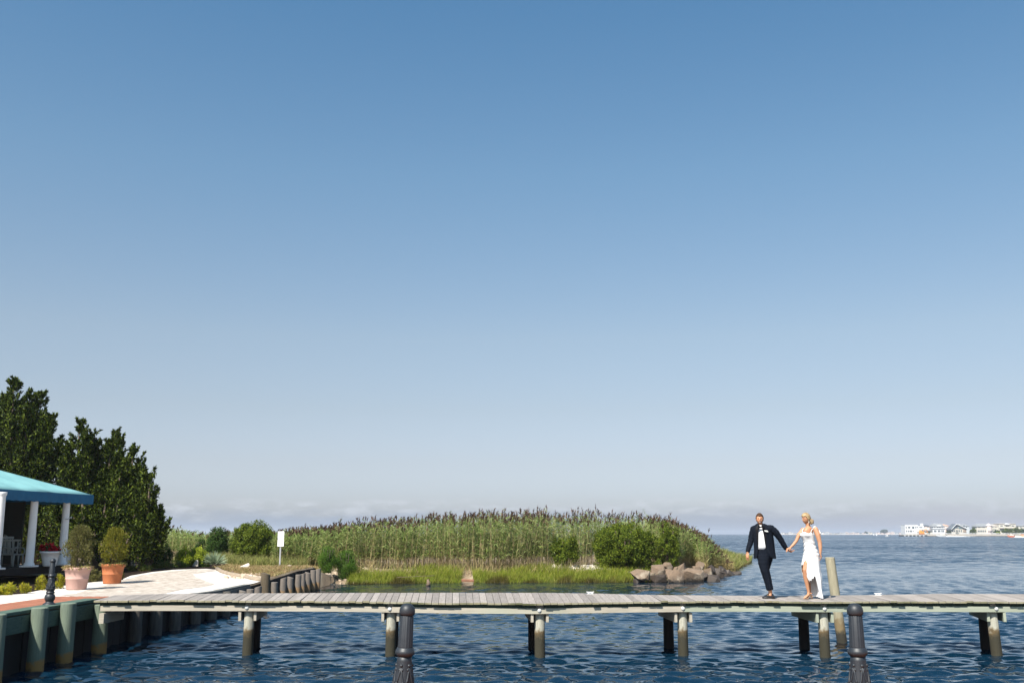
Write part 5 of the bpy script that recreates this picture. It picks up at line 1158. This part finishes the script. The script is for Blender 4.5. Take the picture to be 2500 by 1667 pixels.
hand(B, na[-1], (.18, .02, -1), (-.8, .2, -.3), 1, .42, .88, thumb=1)
union(B, 'body', skin_f, wom)
def hmw(d):
    if d.y > .55: return d.z > .50
    if d.y > .0: return d.z > .45 - .75 * (1 - d.y / .55) * .55
    return d.z > -.62
h = head_grid(hc, hf, .97, hmw, off=.015, lift=lambda d: 1.15 + .25 * math.sin(d.x * 17 + d.z * 9)).build('hair', hair_f, wom); sd = h.modifiers.new('t', 'SOLIDIFY'); sd.thickness = .016; sd.offset = -1
m = MB(); bc = Vector((X_(1168), .005, Z_(262)))
m.ball(bc, (.052, .058, .062), 20, 14); m.ball(bc + Vector((-.035, -.01, .015)), (.05, .06, .05), 16, 10)
for i in range(9):
    a = i * .7; m.tube([bc + Vector((math.cos(a + q * .5) * .048, math.sin(a + q * .5) * .052 - .0, -.045 + q * .022)) for q in range(5)], [.006, .012, .014, .012, .005], 7)
m.tube([on_head(hc, hf, (-.85, .25, .3), .014), on_head(hc, hf, (-.95, .0, -.1), .014), bc + Vector((-.05, -.03, -.02))], [.012, .015, .012], 8)
m.tube([bc + Vector((-.03, -.03, -.04)), bc + Vector((-.045, -.035, -.08)), bc + Vector((-.02, -.03, -.105))], [.012, .011, .004], 8)
m.build('hair_bun', hair_f, wom)
m = MB()
for s in (-1, 1): e = on_head(hc, hf, (s * .36, .92, .03), 0, .97); m.ball(e, (.006, .008, .005), 8, 6)
for s in (-1, 1): m.tube([on_head(hc, hf, (s * .18, .95, .17), .001, .97), on_head(hc, hf, (s * .36, .90, .22), .001, .97), on_head(hc, hf, (s * .52, .82, .16), .001, .97)], .003, 6)
m.build('eyes', eye_m, wom)
m = MB(); m.tube([on_head(hc, hf, (s * .26, .85, -.47 + .07 * abs(s)), .002, .97) for s in (-1, -.5, 0, .5, 1)], [.002, .005, .0075, .005, .002], 8); m.build('lips', lip_m, wom)
m = MB(); e = on_head(hc, hf, (-1, -.02, -.32), .014, .97); m.ball(e, .009, 8, 6); m.ball(e - Vector((0, 0, .022)), .008, 8, 6); m.ball(e - Vector((.002, 0, .045)), .012, 8, 6); m.build('earring', pearl, wom)
# gown
prof_d = [(1.42, -.035, .0, .122, .118), (1.385, -.042, -.004, .128, .132), (1.335, -.048, -.006, .136, .142), (1.27, -.03, -.002, .128, .130), (1.2, -.012, 0, .116, .118), (1.1, -.003, 0, .124, .122), (.99, .014, 0, .145, .145), (.93, .020, 0, .162, .160), (.8, .006, -.005, .184, .170), (.7, -.008, -.012, .198, .176), (.58, -.010, -.02, .200, .180), (.4, .018, -.04, .180, .180), (.2, .048, -.07, .128, .170), (0, .058, -.12, .128, .17), (-.2, .06, -.17, .15, .2)]
def pd(z):
    for a, b in zip(prof_d, prof_d[1:]):
        if z >= b[0]: u = (a[0] - z) / (a[0] - b[0]); return [a[i] + (b[i] - a[i]) * u for i in range(5)]
    return prof_d[-1]
hemt = [(-180, .06), (-130, .25), (-108, .50), (-98, .66), (-88, .715), (-74, .715), (-60, .66), (-54, .50), (-49, .38), (-44, .345), (-38, .40), (-30, .375), (-22, .43), (-12, .415), (-6, .475), (2, .47), (4, .46), (7, .06), (18, .01), (30, .035), (40, .005), (55, .02), (70, .005), (95, .01), (130, .02), (180, .06)]
m = MB(); cols = []; NA = 150
for j in range(NA):
    a = -180 + 360 * j / NA
    for (x0, y0), (x1, y1) in zip(hemt, hemt[1:]):
        if x0 <= a <= x1: hz = y0 + (y1 - y0) * (a - x0) / (x1 - x0); break
    hz = max(.006, hz + .010 * math.sin(a * .9)); f_ang = math.degrees(math.atan2(-.75, .66)); da = abs((a + 48 + 180) % 360 - 180)
    zt = 1.385 + .018 * math.cos(math.radians(da * 4)) * (da < 80) - .11 * min(1, max(0, (da - 80) / 60))
    col = []
    for i in range(61):
        t = i / 60; z = zt + (hz - zt) * t; _, cx, cy, rx, ry = pd(z); lo = max(0, (.95 - z)) ; k = 1 + (.035 * math.sin(a * .16 + 1) + .018 * math.sin(a * .33 + z * 3)) * min(1, lo * 1.8)
        ruch = .009 * math.sin(z * 75 + 2.2 * math.sin(math.radians(a) * 2)) * (1 if .9 < z < 1.2 else 0)
        bust = .030 * math.exp(-(((da - 32) / 20) ** 2 + ((z - 1.325) / .045) ** 2))
        ar = math.radians(a); col.append(Vector((cx + (rx * k + ruch + bust) * math.sin(ar), cy - (ry * k + ruch + bust) * math.cos(ar), z)))
    cols.append(col)
m.rings(cols + [cols[0]], closed=False, caps=False)
for s_, (p0, p1) in enumerate((((X_(1130), -.125, 1.385), (.085, -.095, 1.475)), ((X_(1040), .04, 1.38), (-.075, .085, 1.475)))):
    p0 = Vector(p0); p1 = Vector(p1); m.tube([p0 + Vector((0, 0, -.03)), p0, p0.lerp(p1, .5) + Vector((-.015, -.02, .015)), p1 + Vector((0, 0, .012)), p1 + Vector((.035, .05, -.04)), p1 + Vector((.03, .09, -.14))], .007, 6)
g_ = m.build('gown', dress_m, wom); sd = g_.modifiers.new('t', 'SOLIDIFY'); sd.thickness = .003
m = MB(); b0_ = Vector((.085, -.09, 1.49))
for i in range(24):
    u = i / 23; c = b0_ + Vector((.01 + u * .13, .03 + u * .02, .01 - u * u * .14)); m.ball(c + Vector((random.uniform(-.014, .014), random.uniform(-.02, .02), random.uniform(-.014, .014))), (.016 + .008 * (u > .75), .014, .012 + .006 * (u > .75)), 8, 6)
m.build('shoulder_ruffle', dress_m, wom)
sand = mat('nude_sandal', (.40, .25, .16), rough=.4)
for (hl, to) in (((-.05, -.053, 0), (-.215, -.122, 0)), ((.005, .066, 0), (-.15, .04, 0))):
    q = MB(); hl = Vector(hl); to = Vector(to); d = to - hl; s = d.normalized().cross(Vector((0, 0, 1)))
    q.rings([[hl + d * u + Vector((0, 0, zz)) + s * w, hl + d * u + Vector((0, 0, zz)) - s * w, hl + d * u + Vector((0, 0, zz + .008)) - s * w, hl + d * u + Vector((0, 0, zz + .008)) + s * w] for u, w, zz in ((-.05, .022, .082), (.2, .026, .072), (.5, .030, .030), (.7, .038, .004), (1.0, .034, .003), (1.1, .015, .003))], smooth=False)
    q.tube([hl + Vector((0, 0, .082)), hl + Vector((.004, 0, .04)), hl + Vector((.004, 0, .001))], [.016, .010, .009], 8)
    c = hl + d * .80 + Vector((0, 0, .0)); q.tube([c - s * .036 + Vector((0, 0, .01)), c - s * .02 + Vector((0, 0, .042)), c + s * .02 + Vector((0, 0, .042)), c + s * .036 + Vector((0, 0, .01))], .005, 6); q.build('sandal', sand, wom)

# ------------------------------------------------------------------ the far shore, about a kilometre off
FD = 1120.0
wh = mat('white_stucco', (.66, .66, .66), (.60, .60, .60), .7, .3); crm = mat('cream_siding', (.58, .54, .46), (.52, .48, .41), .7, .3); pkw = mat('pale_pink_siding', (.70, .58, .53), (.64, .54, .5), .7, .3)
gry = mat('grey_siding', (.52, .55, .57), (.46, .49, .51), .7, .3); rfg = mat('grey_shingle_roof', (.24, .25, .26), (.18, .19, .20), .9, .5); rfd = mat('dark_shingle_roof', (.12, .14, .16), (.09, .10, .12), .9, .5); rfb = mat('tan_shingle_roof', (.42, .37, .32), (.36, .32, .28), .9, .5); rfp = mat('peach_tile_roof', (.55, .33, .22), (.5, .3, .2), .9, .5)
glz = mat('window_glass', (.05, .07, .09), (.08, .10, .12), .15, .4); brn = mat('brown_siding', (.35, .27, .21), rough=.8); dkh = mat('black_hull', (.02, .025, .03), rough=.5); orange = mat('orange_paint', (.80, .30, .04), (.7, .26, .04), .5); glass_g = mat('green_grey_glass', (.14, .20, .21), (.2, .26, .27), .2, .5)
U = FD * cp / F          # metres per photo pixel over there
GYF = 1307.6
ZB = PD(2300, 1306.0, FD).z
def fx(x): return (x - 1250) / F * (FD * cp)
def fz(y): return PD(2300, y, FD).z
def house(label, x0, x1, yw, walls, roof=None, rm=None, wins=(), depth=12, back=0, base=None, extra=None):
    """walls up to photo row yw; roof = (kind, ridge row, overhang px, inset px)"""
    xa, xb = fx(x0), fx(x1); zt = fz(yw); zb_ = ZB - 1.2 if base is None else base; Y = FD + back
    t = thing('house', label, 'house', ((xa + xb) / 2, Y, zb_), 0, 'houses on the far shore'); w = xb - xa; hgt = zt - zb_
    MB().box((0, depth / 2, hgt / 2), (w, depth, hgt)).build('wall', walls, t)
    if roof:
        kind, yr, ov, ins = roof; zr = fz(yr) - zb_; o = ov * U; q = MB(); A = [(-w / 2 - o, -o, hgt), (w / 2 + o, -o, hgt), (w / 2 + o, depth + o, hgt), (-w / 2 - o, depth + o, hgt)]; i_ = ins * U
        if kind == 'hip':
            q.add(A + [(-w / 2 + i_, depth / 2, zr), (w / 2 - i_, depth / 2, zr), (-w / 2 - o, -o, hgt - .25), (w / 2 + o, -o, hgt - .25), (w / 2 + o, depth + o, hgt - .25), (-w / 2 - o, depth + o, hgt - .25)], [(0, 1, 5, 4), (1, 2, 5), (2, 3, 4, 5), (3, 0, 4), (6, 7, 1, 0), (7, 8, 2, 1), (8, 9, 3, 2), (9, 6, 0, 3), (9, 8, 7, 6)])
        elif kind == 'flat': q.box((0, depth / 2, (hgt + zr) / 2), (w + 2 * o, depth + 2 * o, zr - hgt))
        elif kind == 'gable':   # gable end to the water, ridge running back
            r = i_; q.prism([(-w / 2 - o, hgt - .4), (r, zr), (w / 2 + o, hgt - .4), (w / 2 + o, hgt - .9), (r, zr - .9), (-w / 2 - o, hgt - .9)], -o - .6, depth)
            MB().prism([(-w / 2, hgt), (w / 2, hgt), (r, zr - .9)], 0, depth - 1).build('gable_wall', walls, t)
        q.build('roof', rm or rfg, t)
    for (a, b, c, d) in wins: 
        q = MB(); q.box(((fx(a) + fx(b)) / 2 - (xa + xb) / 2, -.05, (fz(c) + fz(d)) / 2 - zb_), (fx(b) - fx(a), .22, fz(c) - fz(d))); q.build('window', glz, t)
    if extra: extra(t, (xa + xb) / 2, zb_)
    return t
def bx(t, cx, zb_, x0, x1, y0, y1, m, name, dy=-1.0, dep=1.6):
    q = MB(); q.box(((fx(x0) + fx(x1)) / 2 - cx, dy + dep / 2, (fz(y0) + fz(y1)) / 2 - zb_), (fx(x1) - fx(x0), dep, fz(y0) - fz(y1))); return q.build(name, m, t)
row = lambda xs, w, c, d: [(x, x + w, c, d) for x in xs]
house('flat roofed white house with a square tower at the left end of the far shore', 2210.5, 2243, 1281.3, wh, ('flat', 1280.4, .3, 0), wh, row((2212.5,), 2, 1285, 1289) + [(2218, 2223.5, 1285, 1288.6), (2228, 2233, 1284.8, 1289.5), (2236, 2238, 1285, 1289), (2240, 2242, 1285, 1288), (2212.8, 2215, 1294, 1298), (2217.6, 2220, 1294, 1298), (2222.5, 2226.5, 1294, 1298.2), (2229, 2231, 1295, 1297.5)],
      extra=lambda t, cx, zb_: (bx(t, cx, zb_, 2243.2, 2257.5, 1283.5, 1307, wh, 'side_wing', .5, 10), bx(t, cx, zb_, 2251.5, 2256, 1277, 1283.7, wh, 'tower', .6, 4), bx(t, cx, zb_, 2246, 2253.5, 1286, 1288, glz, 'window', .4, .3)))
house('small tan roofed cottage in front of the white modern house', 2239, 2255.5, 1297, crm, ('gable', 1291.3, .8, -2), rfb, [(2241, 2243, 1296, 1298.5)], back=-8, depth=7)
house('pale pink house with a flat dark roof behind a low grey porch', 2258, 2280, 1283.4, pkw, ('hip', 1280, 1.2, 4), rfd, row((2260.5, 2264, 2272, 2275), 1.4, 1284.5, 1286.5), back=8, extra=lambda t, cx, zb_: (bx(t, cx, zb_, 2257.8, 2279, 1293.5, 1296, rfg, 'porch_roof', -7, 6), bx(t, cx, zb_, 2259, 2278, 1296, 1307, crm, 'porch', -6, 5), bx(t, cx, zb_, 2259.5, 2261.5, 1297, 1300, glz, 'window', -6.2, .3)))
house('big grey house with three roof tiers and long rows of windows', 2278, 2308, 1291, wh, ('flat', 1290.2, 1, 0), rfg, row((2281, 2284, 2290.5, 2293.5, 2299, 2302.5), 2.4, 1293.6, 1298), extra=lambda t, cx, zb_: (bx(t, cx, zb_, 2278.5, 2306.5, 1284.5, 1290.2, wh, 'upper_storey', .5, 9), [bx(t, cx, zb_, 2278 + i * 3.9, 2280.3 + i * 3.9, 1285.2, 1287.6, glz, 'window', .3, .4) for i in range(8)],
      MB().add([(fx(a) - cx, yv, fz(z) - zb_) for a, yv, z in ((2276.5, 0, 1284.5), (2308.5, 0, 1284.5), (2308.5, 10, 1284.5), (2276.5, 10, 1284.5), (2284, 4, 1277), (2303.5, 4, 1277), (2303.5, 7, 1277), (2284, 7, 1277))], [(3, 2, 1, 0), (4, 5, 6, 7), (0, 1, 5, 4), (1, 2, 6, 5), (2, 3, 7, 6), (3, 0, 4, 7)]).build('upper_roof', rfg, t), bx(t, cx, zb_, 2289, 2299, 1281, 1284.3, wh, 'dormer', -.3, 3)))
house('narrow white side house with a dark hipped roof right of the big grey house', 2304, 2316, 1283, wh, ('hip', 1279.6, 1, 3), rfd, [(2310, 2312, 1284, 1287)], back=10)
house('peach roofed pink house half hidden left of the glass gabled house', 2316, 2333, 1282.5, pkw, ('hip', 1278.8, .8, 5), rfp, [(2318, 2320, 1286, 1288.5)], back=16)
house('chalet house with a steep white edged gable full of glass', 2324, 2360, 1290.5, crm, ('gable', 1277.8, 1.6, -3.2), rfd, row((2325.5, 2330), 2.8, 1293.5, 1297.8) + row((2335, 2338, 2342, 2347), 2, 1293, 1298), depth=14,
      extra=lambda t, cx, zb_: (MB().prism([(fx(2322.2) - cx, fz(1291) - zb_), (fx(2336) - cx, fz(1277.6) - zb_), (fx(2362) - cx, fz(1291) - zb_), (fx(2362) - cx, fz(1292.2) - zb_), (fx(2336) - cx, fz(1279.2) - zb_), (fx(2322.2) - cx, fz(1292.2) - zb_)], -1.9, -1.4).build('gable_trim', wh, t), MB().prism([(fx(2325.5) - cx, fz(1289.5) - zb_), (fx(2334) - cx, fz(1289.5) - zb_), (fx(2334) - cx, fz(1281.2) - zb_), (fx(2325.5) - cx, fz(1287) - zb_)], -.5, .2).build('glass_panel', glass_g, t), MB().prism([(fx(2341) - cx, fz(1289.5) - zb_), (fx(2352) - cx, fz(1289.5) - zb_), (fx(2341) - cx, fz(1282.6) - zb_)], -.5, .2).build('glass_panel', glass_g, t), [bx(t, cx, zb_, a, a + 1.8, 1282.5, 1288.5, glz, 'window', -.5, .5) for a in (2334.8, 2337.4)], bx(t, cx, zb_, 2352, 2359.5, 1291.5, 1299, brn, 'side_wall', -.4, .5)))
house('plain white box house behind the chalet house', 2353, 2367, 1278.6, wh, ('flat', 1278, .3, 0), wh, [(2356, 2357.5, 1283, 1285), (2364, 2366, 1288, 1291)], back=22)
house('grey house with a hipped roof between the chalet and the round tree', 2366, 2384, 1283.5, gry, ('hip', 1278.2, 1, 3), rfg, [(2376, 2378, 1285, 1287), (2369, 2373, 1281.6, 1283.2)], back=16)
house('large cream house with a grey roof and a round pink turret', 2385.5, 2424, 1284.3, crm, ('hip', 1277.3, 1.5, 6), rfg, row((2389.5, 2392.5, 2400.5, 2403.2, 2412, 2415.5), 1.5, 1285.5, 1287.8) + row((2387.8, 2391.8, 2396, 2400.2, 2405), 2.6, 1294, 1298),
      extra=lambda t, cx, zb_: (MB().lathe([(fx(2423) - fx(2416.5), 0), (fx(2423) - fx(2416.5), fz(1282.5) - zb_), (fx(2424) - fx(2416.5), fz(1282.3) - zb_), (.1, fz(1277) - zb_)], c=(fx(2416.5) - cx, 1, 0), n=14, smooth=False).build('turret', pkw, t), [bx(t, cx, zb_, 2411.5 + i * 2.7, 2412.8 + i * 2.7, 1294.5, 1298, glz, 'window', -3 + .4 * abs(i - 1.5), .6) for i in range(4)]))
house('low pale house with a long tan roof behind the yellow shrub', 2424, 2442.5, 1284, crm, ('hip', 1279.2, 1, 3), rfb, row((2426, 2429, 2436), 1.6, 1285, 1287) + [(2426, 2438, 1291.5, 1292.7)], back=4)
house('wide cream house with a central white gable at the right of the far shore', 2442, 2484, 1278, crm, ('hip', 1276.8, 1, 4), rfb, [(2460, 2463, 1282, 1284.6), (2463.8, 2466.5, 1282, 1284.6), (2474, 2480, 1282, 1284), (2446, 2452, 1282, 1284)], back=2, extra=lambda t, cx, zb_: (bx(t, cx, zb_, 2443, 2478, 1287.5, 1289.5, rfb, 'balcony', -2, 2.2), MB().prism([(fx(2455) - cx, fz(1280.5) - zb_), (fx(2471) - cx, fz(1280.5) - zb_), (fx(2463) - cx, fz(1276.6) - zb_)], -1.2, 4).build('gable', wh, t)))
house('pale house cut off by the right edge of the frame', 2492, 2520, 1283.5, crm, ('hip', 1280.4, 1, 4), rfg, [(2497, 2499.5, 1286, 1288)], back=4)
house('white house beyond the right edge of the frame', 2526, 2560, 1283, wh, ('hip', 1277.4, 1, 6), rfg, row((2530, 2537, 2544, 2551), 2.4, 1286, 1289), back=2)
wall_m = mat('pale_seawall', (.46, .41, .35), (.38, .34, .29), .9, .4)
q = MB(); q.box(((fx(2188) + fx(2640)) / 2, FD + 9, (ZB - 2.4) / 2 + .3), (fx(2640) - fx(2188), 36, ZB - 1.4)); land = q.build('far_bank', wall_m); struct(land)
sw = thing('seawall', 'long pale seawall with a fence of posts along the far waterfront', 'wall', (fx(2400), FD - 10, 0)); q = MB(); q.box((0, 0, .9), (fx(2640) - fx(2245), 1, 3.0)); q.build('wall', wall_m, sw)
q = MB(); q.box((0, -.6, -.2), (fx(2640) - fx(2246), .4, 1.2)); q.build('waterline_timber', dark_wood, sw)
q = MB(); n_ = 110; W_ = fx(2640) - fx(2245)
for i in range(n_): q.box((-W_ / 2 + W_ * (i + .5) / n_, -.1, 3.0), (.35, .35, 1.4))
q.box((0, -.1, 3.5), (W_, .2, .22)); q.build('railing', wh, sw)
def far_tree(label, x0, x1, yt, yb, m, back=-5, seed=0, D=None, grp='trees on the far shore'):
    Dd = FD + back if D is None else D; c = Dd * cp; s = c / F; X = ((x0 + x1) / 2 - 1250) * s; z0 = PD(2300, yb, Dd).z; h_ = PD(2300, yt, Dd).z - z0; w = (x1 - x0) / 2 * s
    t = thing('far_tree', label, 'tree', (X, Dd, z0), 0, grp); me = bush_mesh('crown', w * .95, w * .8, h_ / 1.04 * .9, 260, 16, w * .16 + .25, w * .08 + .2, seed=seed, lobes=7, csize=w * .22); link('crown', me, m, t); MB().tube([(0, 0, -.5), (0, 0, h_ * .6)], [w * .06 + .1, w * .03 + .05], 6).build('trunk', bark, t)
far_tree('big round green tree left of the turret house', 2369, 2387, 1287.5, 1303, bayb, seed=401); far_tree('small dark tree before the pink house', 2264, 2271.5, 1294.5, 1303, bayd, seed=402)
far_tree('bushy dark green tree left of the chalet house', 2311, 2323, 1294.5, 1303, bayd, seed=403); far_tree('low dark shrub right of the chalet house', 2367, 2373, 1297, 1303.5, bayd, seed=404)
far_tree('low dark green shrub right of the turret house', 2426, 2442, 1294, 1302.5, bayd, seed=405); far_tree('yellow green round shrub right of the turret house', 2432, 2443, 1297.5, 1303, hedge_l, back=-8, seed=406)
far_tree('olive green tree before the wide cream house', 2446, 2472, 1289.5, 1302.5, bayb, seed=407); far_tree('tall olive green tree at the right end of the wide cream house', 2468, 2492, 1286, 1302.5, bayb, seed=408)
far_tree('dark green tree near the right edge of the frame', 2486, 2512, 1286, 1303, bayd, seed=409); far_tree('small dark shrub before the chalet house', 2334, 2341, 1298.8, 1303, bayd, seed=410)
# barge with an orange excavator
bg = thing('barge', 'long low black barge moored before the white modern house', 'barge', (fx(2213), FD - 18, 0)); q = MB(); q.box((0, 0, .35), (fx(2245) - fx(2183), 8, 1.9)); q.build('hull', dkh, bg); q = MB(); q.box((0, 0, 1.55), (fx(2243) - fx(2190), 7.5, .5)); q.build('deck', crm, bg)
for i in range(6): MB().box((fx(2190 + i * 9) - fx(2213), -4.1, .5), (1.0, .3, 1.4)).build('fender', gry, bg)
ex = thing('excavator', 'orange excavator with a raised boom standing on the black barge', 'excavator', (fx(2235), FD - 17, 1.8)); q = MB(); q.box((0, 0, .7), (fx(2241) - fx(2230), 3.5, 1.3)); q.build('tracks', mat('rust_brown', (.3, .1, .04), rough=.8), ex)
q = MB(); q.prism([(-2.2, 1.3), (2.3, 1.3), (2.3, 2.9), (.6, 3.3), (-.2, 4.4), (-1.6, 4.4), (-2.2, 2.8)], -1.5, 1.5); q.build('cab', orange, ex); q = MB(); q.tube([(1.5, 0, 2.4), (3.4, 0, 5.4), (5.2, 0, 5.9), (6.2, 0, 3.2)], .32, 6); q.tube([(-1.2, 0, 4), (-1.7, 0, 5.6)], .25, 6); q.build('boom', orange, ex); q = MB(); q.box((6.3, 0, 2.8), (1.0, 1.2, .9)); q.build('bucket', orange, ex)
def boat(label, x0, x1, yb, Dd, hull_m, top_m, h_, seed, wake=None):
    s = Dd * cp / F; X0 = (x0 - 1250) * s; X1 = (x1 - 1250) * s; L = X1 - X0; t = thing('motorboat', label, 'boat', ((X0 + X1) / 2, Dd, 0), 0, 'motorboats crossing the bay')
    q = MB(); rs = []
    for u, w, zk, zt in ((0, .05, h_ * .75, h_ * 1.25), (.12, .5, h_ * .35, h_ * 1.15), (.35, .9, 0, h_), (.7, 1, -.2, h_ * .85), (1, .95, -.2, h_ * .8)):
        x = -L / 2 + L * u; W2 = 1.4 * w; rs.append([Vector((x, -W2, zt)), Vector((x, -W2 * .7, zk)), Vector((x, W2 * .7, zk)), Vector((x, W2, zt))])
    q.rings(rs, smooth=False); q.build('hull', hull_m, t)
    q = MB(); q.prism([(-L * .12, h_ * .9), (L * .28, h_ * .9), (L * .26, h_ * 1.6), (L * .0, h_ * 1.7)], -.9, .9); q.build('cabin', top_m, t); q = MB(); q.box((L * .46, 0, h_ * .8), (.5, .6, 1.1)); q.build('outboard_motor', dkh, t)
    if wake:
        g = random.Random(seed); q = MB(); WL = (wake - x1) * s
        for i in range(160):
            u = g.random(); q.ball((X1 + WL * u - .5, Dd + g.uniform(-1, 1) * (1.0 + 3 * u), .05 + .1 * g.random()), (g.uniform(.8, 2.2), g.uniform(.4, 1), g.uniform(.15, .9) * (1.1 - u)), 6, 4)
        tag(q.build('wake', foam), 'white foam wake behind the ' + label.split(' ')[0] + ' motorboat', 'wake', kind='stuff')
foam = mat('white_foam', (.85, .87, .88), rough=.9)
boat('long white motorboat with a raised dark bow before the big grey house', 2285, 2312, 1308, 940, wh, crm, 1.5, 1, wake=2378)
boat('orange red motorboat throwing spray near the right edge', 2459, 2477, 1309, 760, mat('coral_hull', (.75, .25, .15), rough=.5), pkw, 1.3, 2, wake=2530)
boat('tiny white boat on the horizon left of the barge', 2161, 2169, 1308, 1000, wh, wh, .9, 3)
q = MB(); q.box((0, 0, .6), (7, 3, 1.2)); q.box((0, 0, 2.0), (5, 2.5, .3)); [q.box((a, b, 1.4), (.15, .15, 1.4)) for a in (-2, 2) for b in (-1, 1)]
o = q.build('pontoon_boat', orange); o.location = ((2500 - 1250) * 820 * cp / F, 820, 0); tag(o, 'orange brown pontoon boat at the very right edge of the far shore', 'boat')
sb = thing('sailboat', 'small white sailboat on the horizon between the groom and the bride', 'sailboat', ((1952 - 1250) * 2900 * cp / F, 2900, 0)); MB().prism([(-4, .3), (4, .3), (3.5, 1.6), (-4.5, 1.6)], -1.2, 1.2).build('hull', wh, sb); MB().prism([(-.6, 2), (3.4, 2), (-.3, 11.5)], -.06, .06).build('sail', wh, sb); MB().tube([(-.5, 0, 1.5), (-.5, 0, 12)], .12, 6).build('mast', metal_post, sb)
for x_, D_, lb in ((2140, 1500, 'white channel marker dot on the water left of the sloping barge'), (2133, 1900, 'farther tiny white buoy near the hazy dark tree')):
    q = MB(); q.lathe([(.9, -.2), (1.0, .6), (.5, 1.2), (.2, 2.6), (.05, 2.7)], n=10); o = q.build('buoy', wh); o.location = ((x_ - 1250) * D_ * cp / F, D_, 0); tag(o, lb, 'buoy')
# hazy town along the horizon
TD = 3600.0; g = random.Random(5); ts = TD * cp / F
q = MB(); q.box((((1905 + 2320) / 2 - 1250) * ts, TD + 60, .4), ((2320 - 1905) * ts, 110, 2.2)); struct(q.build('far_town_bank', wall_m))
x_ = 1908; roofs = (rfg, rfb, rfd, rfg, rfb); walls = (wh, crm, pkw, gry)
while x_ < 2208:
    w = g.uniform(4, 9); hpx = g.uniform(3.2, 6.5) * (1.25 if x_ > 2110 else 1); Dd = TD + g.uniform(0, 90); X = (x_ + w / 2 - 1250) * Dd * cp / F; W_ = w * ts * .92; hh = hpx * ts * 1.0
    q = MB(); q.box((0, 6, hh * .36), (W_, 12, hh * .72)); r_ = .72 * hh
    q.add([(-W_ * .54, -1, r_), (W_ * .54, -1, r_), (W_ * .54, 13, r_), (-W_ * .54, 13, r_), (-W_ * .25, 6, hh), (W_ * .25, 6, hh)], [(0, 1, 5, 4), (1, 2, 5), (2, 3, 4, 5), (3, 0, 4), (3, 2, 1, 0)], 1)
    for k_ in range(int(W_ // 5)): q.box((-W_ / 2 + 2.6 + k_ * 5, -.1, hh * .38), (2.0, .3, 2.2), mi=2)
    o = q.build('town_house', [g.choice(walls), g.choice(roofs), glz]); o.location = (X, Dd, 1.2); tag(o, 'tiny pale house in the hazy row along the distant horizon', 'house', 'houses of the hazy town on the horizon'); x_ += w * g.uniform(.75, 1.15)
far_tree('dark hazy tree clump rising above the distant town', 2149, 2169, 1290.5, 1301, bayd, seed=501, D=3500, grp='distant trees'); far_tree('small hazy dark tree in the distant town', 2110, 2120, 1296, 1302, bayd, seed=502, D=3500, grp='distant trees')

# ------------------------------------------------------------------ sea air
HAZE = 1
if HAZE:
    q = MB(); q.box((0, 6900, 20), (26000, 14000, 46)); hz_m = bpy.data.materials.new('sea_haze'); hz_m.use_nodes = True; t = hz_m.node_tree; t.nodes.clear()
    v = N(t, 'ShaderNodeVolumePrincipled'); v.inputs['Color'].default_value = (.86, .90, 1, 1); v.inputs['Density'].default_value = .00014; v.inputs['Anisotropy'].default_value = .2
    o = N(t, 'ShaderNodeOutputMaterial'); t.links.new(v.outputs[0], o.inputs['Volume'])
    hz_o = q.build('haze', hz_m); tag(hz_o, 'thin pale sea haze over the bay', 'haze', kind='stuff')
